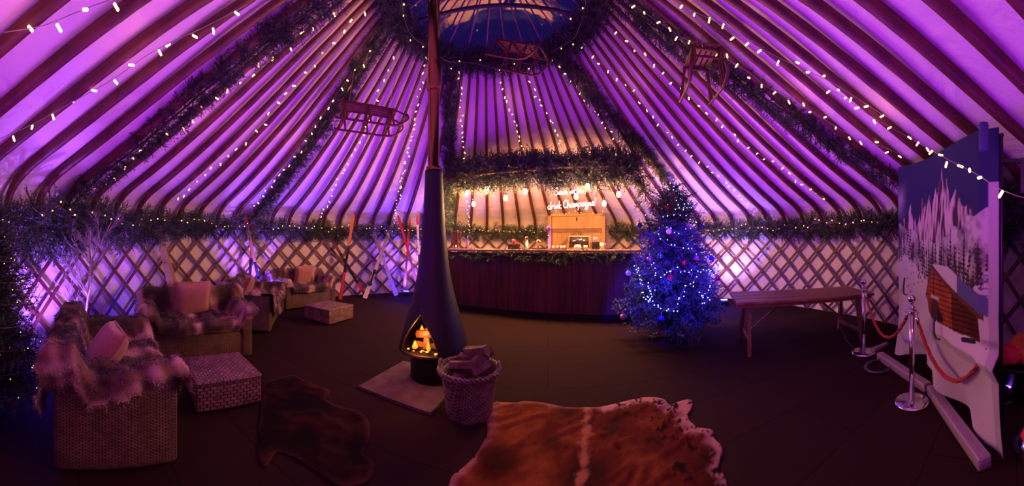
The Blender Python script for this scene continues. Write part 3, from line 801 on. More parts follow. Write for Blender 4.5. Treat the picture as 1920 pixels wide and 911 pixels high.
for a, b_, c, h, w in ((.12,.20,.33,.09,.035),(-.05,.20,.335,.11,.025),(.12,.06,.42,.14,.04),(.02,.04,.50,.13,.045)):
    mb.lathe([(.001,0),(w*.7,h*.12),(w,h*.3),(w*.6,h*.65),(.001,h)], inst(a, b_, c), 8)
fl_ = mb.build('flames', fire, world=True); tag(fl_, 'orange flames licking round the logs in the stove', 'fire', kind='stuff')
mb = MB(); 
for k in range(34):
    p = inst(random.uniform(-.2,.2), random.uniform(-.1,.24), .315+random.uniform(0,.02)); mb.ball(p, random.uniform(.008,.018), 6, (1,1,.5))
tag(mb.build('embers', ember, world=True), 'glowing embers on the stove floor', 'embers', kind='stuff')

# ---------------------------------------------------------------- log basket
bc = Vector((-.378, 2.62, 0)); BS = .92
bk = thing('log_basket', 'round wicker log basket with braided rim, heaped with firewood, beside the stove', 'basket', tuple(bc))
mb = MB(); mb.lathe([(.001,.006),(.195,.0),(.205,.02),(.225,.18),(.245,.34),(.258,.395),(.240,.395),(.225,.34),(.2,.1),(.001,.03)], n=56, cap=False); mb.build('body', M_['basket'], bk)
for q in range(3):
    pts = [((.262+.016*math.cos(14*2*PI*k/112+q*2.1))*math.sin(2*PI*k/112), (.262+.016*math.cos(14*2*PI*k/112+q*2.1))*math.cos(2*PI*k/112), .395+.016*math.sin(14*2*PI*k/112+q*2.1)) for k in range(112)]
    mb = MB(); mb.tube(pts, .012, 6, closed=True); mb.build('rim_strand', M_['basket'], bk)
for s in (-1, 1):
    a0 = a_view+(-1.35 if s < 0 else 1.8)
    pts = [(.262*math.sin(a0+u*.28), .262*math.cos(a0+u*.28), .385+.075*math.cos(u*PI/2)) for u in (-1,-.6,-.2,.2,.6,1)]
    mb = MB(); mb.tube(spline(pts, 4), .013, 6); mb.build('handle', M_['basket'], bk)
LG = [((-.16,-.05,.40),(.08,-.09,.43),.055,'pale split log lying nearest the basket rim'),((-.10,.05,.44),(.13,.02,.40),.055,'log lying across the middle of the basket'),((.02,-.10,.40),(.18,.10,.50),.055,'log leaning on the far side of the basket heap'),((-.04,.10,.47),(.16,.0,.53),.06,'topmost dark log of the basket heap'),((-.15,.0,.36),(-.0,.14,.38),.05,'log showing at the basket handle'),((.05,-.14,.38),(.18,-.04,.43),.045,'log tucked under the basket rim'),
      ((-.12,-.10,.30),(.14,.08,.32),.06,'log in the lower layer of the basket'),((.12,-.10,.28),(-.1,.12,.31),.06,'log deep in the basket')]
for a, b_, r, lb in LG: logpiece('firewood_log', bc+Vector(a)+Vector((0,0,.03)), bc+Vector(b_)+Vector((0,0,.03)), r, None, M_['log'], label=lb, group='firewood in the basket', three=True)

# ---------------------------------------------------------------- cow hides on the floor
def hide(poly, label, colour, z0=.006, step=.022, folds=.012, seed=1):
    poly = [Vector((p.x, p.y)) for p in spline([Vector((q[0], q[1], 0)) for q in poly], 4, closed=True)]
    xs = [p.x for p in poly]; ys = [p.y for p in poly]
    gx = np.arange(min(xs)-step, max(xs)+step, step); gy = np.arange(min(ys)-step, max(ys)+step, step)
    X, Y = np.meshgrid(gx, gy, indexing='ij'); ins = np.zeros(X.shape, bool); dist = np.full(X.shape, 9.0)
    n = len(poly); QX = X.copy(); QY = Y.copy()
    for i in range(n):
        a, b_ = poly[i], poly[(i+1) % n]
        if abs(b_.y-a.y) > 1e-9:
            c = ((a.y > Y) != (b_.y > Y)) & (X < (b_.x-a.x)*(Y-a.y)/(b_.y-a.y)+a.x); ins ^= c
        ab = np.array([b_.x-a.x, b_.y-a.y]); t = np.clip(((X-a.x)*ab[0]+(Y-a.y)*ab[1])/(ab@ab+1e-9), 0, 1)
        dd = np.hypot(X-a.x-t*ab[0], Y-a.y-t*ab[1]); c = dd < dist; dist = np.where(c, dd, dist); QX = np.where(c, a.x+t*ab[0], QX); QY = np.where(c, a.y+t*ab[1], QY)
    sd = np.where(ins, dist, -dist)
    keep = sd > -step*.75; sn = sd < step*.55; X0, Y0 = X, Y; X = np.where(sn, QX, X); Y = np.where(sn, QY, Y)
    P0 = np.stack([X.ravel(), Y.ravel(), np.zeros(X.size)], 1)
    nA = vnoise(P0, 3.0, seed).reshape(X.shape); nB = vnoise(P0, 11, seed+3).reshape(X.shape); PQ = np.stack([(P0[:,0]*.55-P0[:,1]*.83)*1.0, (P0[:,0]*.83+P0[:,1]*.55)*.30, P0[:,2]], 1); nC = vnoise(PQ, 8.5, seed+7).reshape(X.shape); nD = vnoise(P0, 34, seed+2).reshape(X.shape)
    Z = z0+folds*(np.clip(1-np.abs(nC)*4.2, 0, 1)*np.clip(.55+nA*1.2, 0, 1)+.35*np.clip(nA+.2, 0, 1))+.003*nB
    Z = np.where(sd < .03, np.minimum(Z, z0+.004), Z); Z = np.maximum(Z, .004)
    q = keep[:-1,:-1] & keep[1:,:-1] & keep[1:,1:] & keep[:-1,1:]
    idx = np.arange(X.size).reshape(X.shape); fs = np.stack([idx[:-1,:-1], idx[1:,:-1], idx[1:,1:], idx[:-1,1:]], 2)[q]
    used = np.unique(fs); mp = -np.ones(X.size, int); mp[used] = np.arange(len(used))
    V = np.stack([X.ravel(), Y.ravel(), Z.ravel()], 1)[used]; lo, hi_ = V.min(0), V.max(0); c0 = np.array([(lo[0]+hi_[0])/2, (lo[1]+hi_[1])/2, 0])
    mb = MB(); mb.raw(V-c0, mp[fs].tolist()); o = mb.build('cow_hide', M_['hide']); o.location = tuple(c0)
    md = o.modifiers.new('thick', 'SOLIDIFY'); md.thickness = .004; md.offset = 1
    tag(o, label, 'rug', 'cow hides on the floor')
    tint(o, colour(X, Y, sd, nA, nB+.7*nD, nC).reshape(-1, 3)[used]); return o
fpx = lambda L_: [tuple(fl(x, y))[:2] for x, y in L_]
outer = fpx([(927,757),(965,757),(990,754),(1027,759),(1069,766),(1100,766),(1128,765),(1162,757),(1207,747),(1243,750),(1255,762),(1271,756),(1294,751),(1299,765),(1290,780),(1294,793),(1310,803),(1335,809),(1339,824),(1353,838),(1354,856),(1347,877),(1360,898),(1368,930)])
outer += [(1.15,1.15),(.95,.85),(.4,.82),(.05,.95),(-.35,.85),(-.52,1.25)]
outer += fpx([(836,925),(847,897),(872,877),(892,855),(906,832),(914,813),(911,785),(917,770)])
spx = fpx([(1102,760),(1099,800),(1098,830),(1093,880),(1082,930)])
def col1(X, Y, sd, a, b_, c):
    br = np.array([.085,.012,.006]); tan = np.array([.20,.048,.014]); dk = np.array([.015,.004,.003]); wh = np.array([.42,.20,.18])
    k = np.clip(.62+a*1.3+b_*.6-1.1*np.clip(X-.15, 0, .5)-.5*np.clip(X+.3, 0, .5), 0, 1)[...,None]; base_ = br+(tan-br)*k
    k = np.clip((-a-.05+b_*.3)*2, 0, .75)[...,None]; base_ = base_+(dk-base_)*k
    sy = np.array([p[1] for p in spx][::-1]); sxx = np.array([p[0] for p in spx][::-1]); ds = np.abs(X-np.interp(Y, sy, sxx))
    k = np.clip(1.4-ds/.028+b_*1.5, 0, 1)[...,None]; base_ = base_+(np.array([.32,.12,.06])-base_)*k*.9
    edge = np.clip(1.5-sd/np.where(X > .8, .085, .04)+a*1.5+b_*.9, 0, 1)*np.clip(np.where(X > .8, 1, .4)+.3*(X < -.25), 0, 1)
    base_ = base_+(wh-base_)*edge[...,None]
    sp = ((X > .95) & (sd < .3) & (b_ > .3))[...,None]; return np.where(sp, dk, base_)
hide(outer, 'large brown and white cow hide with pale spine stripe beside the log basket', col1, folds=.03, seed=4)
o2 = fpx([(492,722),(520,712),(548,705),(575,716),(600,728),(620,735),(610,750),(640,765),(668,772),(690,790),(692,825),(680,850),(700,870),(690,905),(640,915),(600,890),(560,865),(520,850),(498,880),(484,850),(486,800),(490,760)])
def col2(X, Y, sd, a, b_, c):
    br = np.array([.035,.009,.007]); dk = np.array([.008,.004,.004]); k = np.clip(.4+a*1.5+b_*.5, 0, 1)[...,None]; r = dk+(br-dk)*k
    e = np.clip(1-sd/.04+a, 0, 1)[...,None]; return r+(np.array([.07,.02,.015])-r)*e
hide(o2, 'dark brown cow hide beside the nearer ottoman and the hearth slab', col2, folds=.025, seed=9)

# ---------------------------------------------------------------- Christmas trees
def firtree(name, label, base_, h, rmax, z0, nb, seed, protos, up=.0, pw=.72, sprs=1.1):
    r = np.random.default_rng(seed); t = thing(name, label, 'christmas tree', tuple(base_))
    mb = MB(); mb.tube([(0,0,0),(0,0,h*.5),(0,0,h*.97)], [.035,.022,.006], 8); mb.build('trunk', M_['twig'], t)
    pos = []; dr = []; sc_ = []; br = MB()
    for i in range(nb):
        u = (i+.5)/nb; z = z0+(h-z0)*(1-(1-u)**.62)*.985; k = (z-z0)/(h-z0)
        ln = rmax*((1-k)**pw)*r.uniform(.72, 1.1)+.05; a = i*2.399963+r.uniform(-.3, .3)
        if k < .06: ln *= .8
        d = np.array([math.cos(a), math.sin(a), up+.35*k+r.uniform(-.08,.08)-.12*(1-k)]); d /= np.linalg.norm(d); p0 = np.array([0,0,z])
        br.tube([p0, p0+d*ln*.6, p0+d*ln*.97+np.array([0,0,.02])], [.007,.005,.002], 4)
        m = max(2, int(ln/.075)+1)
        for j in range(m):
            f = .12+.88*j/(m-1)
            dd = d+r.normal(0, .42, 3)*(1 if j < m-1 else .25)+np.array([0,0,-.05]); pos.append(p0+d*max(0, ln*f-.13)); dr.append(dd); sc_.append(r.uniform(.75,1.15)*sprs*(.65+.35*min(1, ln/.3)))
    br.build('branches', M_['twig'], t)
    pos.append((0,0,h-.14)); dr.append((0,.01,1)); sc_.append(.9)
    bake(protos, pos, dr, np.array(sc_)).build('foliage', M_['needle'], t, smooth=False); return t
TB = Vector((2.465, 4.12, 0)); TH, TR = 2.56, .80
tree = firtree('christmas_tree', 'full christmas tree glowing blue, with baubles, at the end of the bar', TB, TH, TR, .30, 330, 5, SPRLOW+SPRBIG[:3])
mb = MB(); mb.lathe([(.19,0),(.19,.02),(.06,.05),(.055,.20),(.04,.21)], n=20)
for k in range(4): mb.bar((0,0,.06), (.27*math.cos(k*PI/2+.4), .27*math.sin(k*PI/2+.4), .015), .02, .02)
mb.build('stand', M_['black'], tree)
def treept(px, py, base_, h, rmax, z0, k=.93, pw=.8):
    a = az(px); dc = math.hypot(base_.x, base_.y); ac = math.atan2(base_.x, base_.y); off = dc*math.sin(a-ac); d = dc
    for _ in range(4):
        z = H+(CY-py)*d/F; r = (rmax*max(.02, 1-(z-z0)/(h-z0))**pw+.03)*k; r = max(r, .12) if z > z0 else r*.6
        d = dc*math.cos(a-ac)-math.sqrt(max(0, r*r-off*off))
    return at(px, py, d)
BR = mat('red_bauble', (.55,.02,.03), .15, metal=.6); BB_ = mat('blue_bauble', (.04,.06,.5), .15, metal=.6); BP = mat('pink_bauble', (.75,.22,.25), .2, metal=.6); BW = mat('white_bauble', (.8,.75,.8), .2); BG = mat('green_bauble', (.03,.3,.12), .15, metal=.5)
BL = [(1252,388,BR,'red','near the top of the tree'),(1290,424,BP,'pink','on the upper tree, side towards the table'),(1310,450,BR,'red','at the edge of the middle of the tree'),(1225,452,BR,'red','above the bar-side pair of pink baubles'),(1201,483,BP,'pink','at counter height, outermost on the bar side'),(1218,486,BP,'pink','at counter height, second from the bar'),
 (1283,492,BR,'dark red','deep in the middle of the tree'),(1306,484,BP,'pink','at counter height on the table side'),(1257,520,BR,'red','at the heart of the tree among blue lights'),(1345,522,BR,'red','outermost on the table side'),(1238,480,BG,'green','in the middle of the tree'),(1199,422,BB_,'blue','on the bar side of the upper tree'),(1217,432,BB_,'blue','just inside the upper bar-side blue one'),
 (1313,422,BB_,'blue','on the table side of the upper tree'),(1224,386,BR,'dark red','high on the bar side'),(1178,512,BW,'white','at the tips, lower bar side'),(1186,529,BG,'green','just below the white bauble'),(1334,484,BB_,'blue','at the tips on the table side'),(1240,597,BB_,'blue','low under the swag of blue lights'),(1254,434,BW,'white','beside the trunk of the upper tree'),
 (1168,594,BP,'large pink','hanging lowest, towards the bar'),(1238,623,BP,'large pink','hanging just above the floor by the trunk')]
for x, y, m, cn, wh_ in BL:
    k = .97; p = treept(x, y, TB, TH, TR, .32, k)
    if (x, y) == (1168,594): p = at(x, y, 4.62)
    if (x, y) == (1238,623): p = at(x, y, 4.55)
    r = .050 if 'large' in cn else .043
    mb = MB(); mb.ball((0,0,0), r, 16); o = mb.build('bauble', m, loc=tuple(p)); tag(o, f'{cn} bauble {wh_}', 'bauble', 'baubles on the blue tree')
    mb = MB(); mb.lathe([(.008,r-.002),(.009,r+.012),(.004,r+.014),(.003,r+.05)], n=8); mb.build('bauble_cap', M_['brass'], o)
def treelights(pix, label, base_, h, rmax, z0, step, kind, maxn=95, name='tree_light_string', group=None, k=1.0):
    return lights([treept(x, y, base_, h, rmax, z0, k) for x, y in pix], label, step, kind, group, name, jitter=.02, cable=.002, maxn=maxn)
o5 = lambda L_: [(1150+x/2.848, 320+y/2.848) for x, y in L_]
treelights(o5([(120,500),(135,550),(150,620),(175,685),(215,708),(250,732),(290,748),(330,738),(350,690),(370,650),(385,610),(425,607),(440,560)]), 'long swag of blue-white lights low round the front of the blue tree', TB, TH, TR, .32, .05, 'blue', group='blue lights on the tree', k=1.06)
treelights(o5([(190,470),(210,520),(230,560),(270,570),(300,530),(350,530),(400,545),(455,545),(500,530),(540,560),(560,520)]), 'blue-white lights across the middle of the blue tree', TB, TH, TR, .32, .06, 'blue', group='blue lights on the tree', k=1.05)
treelights(o5([(520,600),(505,640),(498,680),(490,720),(470,650),(445,640)]), 'short blue-white light strand on the table side of the blue tree', TB, TH, TR, .32, .05, 'blue', group='blue lights on the tree', k=1.06)
treelights(o5([(180,600),(200,620),(190,650),(205,665),(180,672),(195,685),(215,660)]), 'tight bunch of blue-white lights on the bar side of the blue tree', TB, TH, TR, .32, .03, 'blue', group='blue lights on the tree', k=1.06)
treelights(o5([(150,240),(200,230),(270,245),(330,230),(400,240),(440,300),(350,330),(280,300),(230,330),(300,400),(370,410),(440,440),(370,370)]), 'blue-white lights winding over the upper half of the blue tree', TB, TH, TR, .32, .10, 'blue', group='blue lights on the tree', k=1.03)
treelights(o5([(310,20),(320,75),(300,110),(340,105),(380,150),(330,170),(395,195),(430,180),(360,205),(260,190)]), 'lights winding round the tip of the blue tree', TB, TH, TR, .32, .07, 'blue', group='blue lights on the tree', k=1.02)
LT = Vector((-2.64, -.50, 0))
ltree = firtree('christmas_tree', 'dark fir tree with tiny pin-prick lights behind the nearest sofa', LT, 2.0, .47, .22, 170, 8, SPRBIG[:2]+SPR[:2], pw=.6)
mb = MB(); mb.lathe([(.17,0),(.17,.03),(.05,.06),(.045,.2)], n=20); mb.build('stand', M_['black'], ltree)
hp = []
for i in range(140):
    k = i/139; z = .3+1.6*k; r = (.47*(1-(z-.25)/1.77)**.6)+.03; a = i*.42; hp.append((LT.x+r*math.sin(a), LT.y+r*math.cos(a), z))
lights(hp, 'tiny warm lights wound round the dark fir tree behind the nearest sofa', .12, 'tiny', None, 'tree_light_string', jitter=.03, smooth=False, cable=.0015, maxn=98)
# bare white twig tree
tw = thing('twig_tree', 'bare white-painted twig tree standing behind the nearest sofa', 'twig tree', (-3.66, .49, 0))
mb = MB(); tr = random.Random(4)
def grow(p, d, ln, r, lv):
    pts = [p]; q = p.copy(); dd = d.copy(); seg = 4
    for i in range(seg):
        dd = (dd+Vector((tr.gauss(0,.09), tr.gauss(0,.09), tr.gauss(0,.05)+.03))).normalized(); q = q+dd*ln/seg; pts.append(q.copy())
    mb.tube(pts, [r*(1-.6*i/seg) for i in range(seg+1)], 5 if lv < 2 else 3)
    if lv >= 4: return
    for i in range(4 if lv else 11):
        k = tr.uniform(.35 if lv else .42, 1); b_ = pts[min(seg, int(k*seg))]; a = tr.uniform(0, 2*PI)
        nd = (dd+Vector((math.cos(a), math.sin(a), .15))*tr.uniform(.5,.85)).normalized(); grow(b_, nd, ln*tr.uniform(.45,.62) if lv else ln*tr.uniform(.3,.42), r*.45, lv+1)
grow(Vector((0,0,.05)), Vector((.02,0,1)), 1.62, .021, 0)
mb.build('branches', M_['white'], tw)
mb = MB(); mb.lathe([(.14,0),(.14,.03),(.03,.06)], n=16); mb.build('base', M_['black'], tw)
# ---------------------------------------------------------------- bar
BA, BE = Vector((-1.75, 7.09, 0)), Vector((2.5, 5.41, 0)); bu = (BE-BA).normalized(); bn_ = Vector((-bu.y, bu.x, 0))   # bn_ points away from the camera
BL_ = (BE-BA).length; bang = math.atan2(bu.y, bu.x); bmid = (BA+BE)/2
bar = thing('bar_counter', 'long dark red-brown boarded bar counter with pale wooden top', 'bar', tuple(bmid), bang)
mb = MB(); nb = 33
for k in range(nb):
    w = BL_/nb; x = -BL_/2+w*(k+.5); mb.box((x, .0+random.uniform(-.003,.003), .69), (w-.006, .03, 1.22))
mb.build('front_panel', M_['bar'], bar, smooth=False)
mb = MB(); mb.box((0, .31, .69), (BL_-.02, .56, 1.2)); mb.build('cabinet', M_['bar'], bar, smooth=False)
mb = MB(); mb.box((0, .06, .045), (BL_-.04, .05, .09)); mb.build('plinth', M_['black'], bar, smooth=False)
mb = MB(); mb.rbox((0, .26, 1.355), (BL_+.06, .74, .05), .012); mb.build('counter_top', M_['bartop'], bar)
garland([BA+bu*t-bn_*.06+Vector((0,0,1.235+.03*math.sin(t*4))) for t in np.linspace(.1, BL_-.1, 14)], 'green fir garland pinned along the bar front just under its top', .12, 110, SPR, 'fir garlands of the bar')
def barpt(px, back=.25, z=1.38):
    a = az(px); d = Vector((math.sin(a), math.cos(a), 0)); o = BA+bn_*back
    # d*t = o + bu*s
    t = (o.x*bu.y-o.y*bu.x)/(d.x*bu.y-d.y*bu.x); p = d*t; return Vector((p.x, p.y, z))
def faceup(p): return math.atan2(p.x, -p.y)+PI if False else -math.atan2(p.x, p.y)
Mred = mat('red_plastic', (.55,.04,.07), .35); Mvio = mat('violet_enamel', (.22,.08,.45), .25); Mpk = mat('pink_paper', (.75,.25,.35), .6); Mwh = mat('white_ceramic', (.8,.76,.72), .3)
Mscr = mat('dark_screen', (.03,.018,.02), .15)
# lantern, bottle, caddies, pumps, tray, till, cups
p = barpt(855, .3); t = thing('candle_lantern', 'slatted brown wooden lantern on the bar next to the stove flue', 'lantern', tuple(p), bang)
mb = MB(); mb.box((0,0,.09), (.20,.16,.02)); mb.box((0,0,.41), (.20,.16,.02))
for sx in (-1,1):
    for sy in (-1,1): mb.box((sx*.09, sy*.07, .205), (.02,.02,.41))
mb.build('frame', M_['lath'], t, smooth=False)
mb = MB()
for k in range(-2, 3): mb.box((k*.032, -.07, .25), (.012,.008,.31)); mb.box((k*.032, .07, .25), (.012,.008,.31))
mb.build('slats', M_['lath'], t, smooth=False)
mb = MB(); mb.lathe([(.028,0),(.028,.05),(.001,.05)], n=12); mb.build('candle', Mwh, t)
mb = MB(); mb.lathe([(.001,.05),(.012,.065),(.001,.10)], n=8); mb.build('candle_flame', M_['edison'], t)
p = barpt(877, .25); t = thing('bottle', 'slim violet bottle on the bar beside the lantern', 'bottle', tuple(p))
mb = MB(); mb.lathe([(.030,0),(.034,.01),(.034,.15),(.014,.20),(.013,.26),(.016,.262),(.016,.28)], n=20); mb.build('glass_body', Mvio, t)
mb = MB(); mb.lathe([(.015,.28),(.015,.30),(.001,.30)], n=12); mb.build('cap', M_['brass'], t)
for px, lb, c2, nm in ((964, 'low black caddy with a red beaker standing in it', Mred, 'napkin_caddy'), (1117, 'tall black caddy with pink paper beside the till', Mpk, 'napkin_caddy')):
    p = barpt(px, .22); t = thing(nm, lb, 'caddy', tuple(p), bang); w = .25 if px == 964 else .15; h = .12 if px == 964 else .17
    mb = MB(); mb.rbox((0,0,h/2), (w,.13,h), .01); mb.build('box', M_['black'], t)
    if px == 964:
        mb = MB(); mb.lathe([(.03,h),(.042,h+.10),(.036,h+.10),(.028,h+.02)], (-.01,0,0), 16); mb.build('beaker', c2, t)
        mb = MB(); mb.rbox((.09,0,h+.012), (.07,.11,.03), .006); mb.build('napkins', Mred, t)
    else:
        mb = MB(); mb.rbox((-.01,0,h+.04), (.085,.03,.09), .006); mb.build('paper_holder', c2, t)
p = barpt(988, .2); t = thing('beer_tap', 'pale clear tap column with a round badge, between caddy and beer pump', 'beer tap', tuple(p), bang)
mb = MB(); mb.lathe([(.045,0),(.045,.012),(.03,.02),(.028,.19),(.02,.20)], n=20); mb.build('column', Mwh, t)
mb = MB(); mb.lathe([(.042,-.012),(.045,0),(.042,.012)], (0,-.02,.235), 24, M=Matrix.Rotation(PI/2, 3, 'X')); mb.build('badge', M_['brass'], t)
p = barpt(1010, .2); t = thing('beer_pump', 'brass beer pump with a tall black handle on a dark base', 'beer pump', tuple(p), bang)
mb = MB(); mb.rbox((0,0,.015), (.27,.16,.03), .01); mb.build('base', M_['black'], t)
mb = MB(); mb.lathe([(.05,.03),(.03,.05),(.035,.09),(.06,.12),(.065,.17),(.045,.2),(.022,.22)], n=24); mb.build('pump_body', M_['brass'], t)
mb = MB(); mb.lathe([(.014,.22),(.022,.30),(.027,.40),(.018,.46),(.012,.50),(.001,.51)], n=16); mb.build('handle', M_['black'], t)
mb = MB(); mb.tube([(0,-.04,.15),(0,-.10,.14),(0,-.12,.09)], .009, 8); mb.build('spout', M_['brass'], t)
p = barpt(1030, .2); t = thing('beer_tap', 'slim violet tap column with a round badge, taller than its neighbours', 'beer tap', tuple(p), bang)
mb = MB(); mb.lathe([(.05,0),(.05,.015),(.032,.02),(.03,.42),(.034,.44),(.001,.46)], n=20); mb.build('column', Mvio, t)
mb = MB(); mb.lathe([(.05,-.014),(.053,0),(.05,.014)], (0,-.03,.45), 24, M=Matrix.Rotation(PI/2, 3, 'X')); mb.build('badge', Mvio, t)
mb = MB(); mb.tube([(0,-.03,.30),(0,-.09,.30),(0,-.10,.25)], .009, 8); mb.build('spout', M_['chrome'], t)
p = barpt(1046, .2); tr_ = thing('tray', 'flat dark tray on the bar in front of the brown door', 'tray', tuple(p), bang)
mb = MB(); mb.lathe([(.001,.004),(.17,.0),(.185,.022),(.178,.022),(.165,.01),(.001,.01)], n=36); mb.build('dish', M_['lath'], tr_)
for k, (dx, dy) in enumerate(((-.10,-.02),(-.02,.03),(.07,-.01),(.12,.04))):
    q = p+bu*dx+bn_*dy+Vector((0,0,.011)); mb = MB(); mb.lathe([(.022,0),(.028,.07),(.024,.07),(.019,.006)], n=14)
    o = mb.build('small_glass', Mwh, loc=tuple(q)); tag(o, ('small white cup on the dark tray, '+['nearest the violet tap','second from the violet tap','third from the violet tap','nearest the till'][k]), 'cup', 'cups on the dark tray')
p = barpt(1086, .3); t = thing('till_screen', 'till screen with pale rim standing tilted on the bar', 'till', tuple(p), bang)
M = Matrix.Rotation(-.25, 3, 'X')
mb = MB(); mb.rbox((0,-.01,.16), (.46,.025,.27), .012, M=M); mb.build('bezel', M_['bartop'], t)
mb = MB(); mb.box((0,-.026,.16), (.42,.004,.23), M); mb.build('screen', Mscr, t)
mb = MB(); mb.rbox((0,.08,.012), (.2,.18,.024), .01); mb.bar((0,.06,.02),(0,.01,.12),.06,.02); mb.build('stand', M_['black'], t)
p = barpt(1083, .08); t = thing('tea_light_holder', 'round white tea light holder glowing in front of the till', 'candle holder', tuple(p))
mb = MB(); mb.lathe([(.05,0),(.075,.03),(.078,.06),(.055,.10),(.05,.10),(.07,.06),(.045,.02)], n=24, cap=False); mb.build('bowl', Mwh, t)
mb = MB(); mb.lathe([(.001,.03),(.012,.045),(.001,.085)], n=8); mb.build('flame', M_['edison'], t)
for px, lb, m in ((1098,'low white cup beside the tea light holder',Mwh),(1128,'white cup behind the tall black caddy',Mwh)):
    mb = MB(); mb.lathe([(.035,0),(.042,.09 if px < 1100 else .14),(.038,.09 if px < 1100 else .14),(.03,.01)], n=18); tag(mb.build('cup', m, loc=tuple(barpt(px, .12 if px < 1100 else .3))), lb, 'cup')
mb = MB(); mb.lathe([(.02,0),(.02,.12),(.012,.13),(.001,.132)], n=14); tag(mb.build('tumbler', Mvio, loc=tuple(barpt(1135, .25))), 'small violet tube standing last on the bar, beside the caddy', 'tube')

# canopy of branches hung over the bar
ca, cb = Vector((-1.42, 6.95, 3.06)), Vector((2.42, 5.35, 2.95))
cn = thing('hanging_bar_frame', 'dark wooden ladder frame hung over the bar, hidden in fir branches', 'hanging frame', tuple((ca+cb)/2), bang)
lenc = (cb-ca).length
mb = MB(); mb.tube([(-lenc/2, -.16, 0), (lenc/2, -.16, 0)], .035, 8); mb.tube([(-lenc/2, .16, 0), (lenc/2, .16, 0)], .035, 8); mb.build('rails', M_['pole'], cn)
for k in range(7): 
    mb = MB(); x = -lenc/2+.15+(lenc-.3)*k/6; mb.tube([(x,-.2,0),(x,.2,0)], .02, 6); mb.build('rung', M_['pole'], cn)
for s in (-1, 1):
    for yy in (-.16, .16):
        mb = MB(); x = s*(lenc/2-.4); mb.tube([(x,yy,0),(x,yy,1.25 if s < 0 else 1.0)], .006, 5); mb.build('hanging_rope', M_['twig'], cn)
garland([ca.lerp(cb, k/8)+Vector((0,0,.02*math.sin(k*2.0))) for k in range(9)], 'full fir and bare-twig garland crowning the bar, glowing yellow from below', .22, 200, SPRBIG, 'fir garlands of the bar', sc=1.15, up=.28, along=.5)
# bare twigs standing up from it
mb = MB(); r = random.Random(12)
for k in range(120):
    q = ca.lerp(cb, r.uniform(.12,.98))+Vector((r.gauss(0,.1), r.gauss(0,.1), .05)); d = Vector((r.gauss(0,.6), r.gauss(0,.4), 1)).normalized(); L1 = r.uniform(.22,.5)
    e = q+d*L1; mb.tube([q, q+d*L1*.5+Vector((r.gauss(0,.02),0,0)), e], [.006,.005,.003], 4)
    for j in range(4):
        k0 = q+d*L1*r.uniform(.3,.9); mb.tube([k0, k0+(d+Vector((r.gauss(0,.8), r.gauss(0,.8), 0))).normalized()*L1*.3], [.004,.002], 3)
tag(mb.build('bare_twigs', M_['twig'], world=True), 'bare brown twigs sticking up from the garland over the bar', 'twigs', kind='stuff')
garland([ca+Vector((-.1,0,0)), ca+Vector((-.2,.1,-.35)), ca+Vector((-.22,.15,-.8)), ca+Vector((-.15,.2,-1.25))], 'thin fir garland dangling from the flue end of the canopy over the bar', .14, 90, SPR, 'fir garlands of the bar')
garland([cb+Vector((.0,0,0)), cb+Vector((.14,.05,-.25)), cb+Vector((.2,.1,-.6))], 'fir garland end hanging down beside the tip of the blue-lit tree', .16, 90, SPR, 'fir garlands of the bar')
# edison bulbs
EB = [(876,360,'nearest the flue'),(913,352,'second along, hanging high'),(888,381,'hanging lowest near the flue'),(948,370,'in the gap left of the sign'),(985,358,'just left of the neon sign'),(1080,367,'shining through the neon writing'),(1102,348,'just above the end of the neon sign'),(1133,380,'above the pine door'),(1160,363,'nearest the blue tree')]
EBP = []
for x, y, lb in EB:
    a = az(x); dv = Vector((math.sin(a), math.cos(a), 0)); o = BA+bn_*.05; tt = (o.x*bu.y-o.y*bu.x)/(dv.x*bu.y-dv.y*bu.x)
    p = at(x, y, tt); EBP.append(p); t = thing('hanging_bulb', 'glowing round filament bulb over the bar, '+lb, 'light bulb', tuple(p), 0, 'filament bulbs over the bar')
    mb = MB(); mb.lathe([(.001,-.075),(.035,-.06),(.045,-.025),(.036,.015),(.018,.045)], n=16, cap=False); mb.build('glass', M_['edison'], t)
    mb = MB(); mb.lathe([(.02,.043),(.022,.09),(.008,.10)], n=10); mb.build('socket', M_['black'], t)
    zt = 3.0-p.z
    mb = MB(); mb.tube([(0,0,.1),(0,0,zt)], .004, 5); mb.build('flex', M_['black'], t)
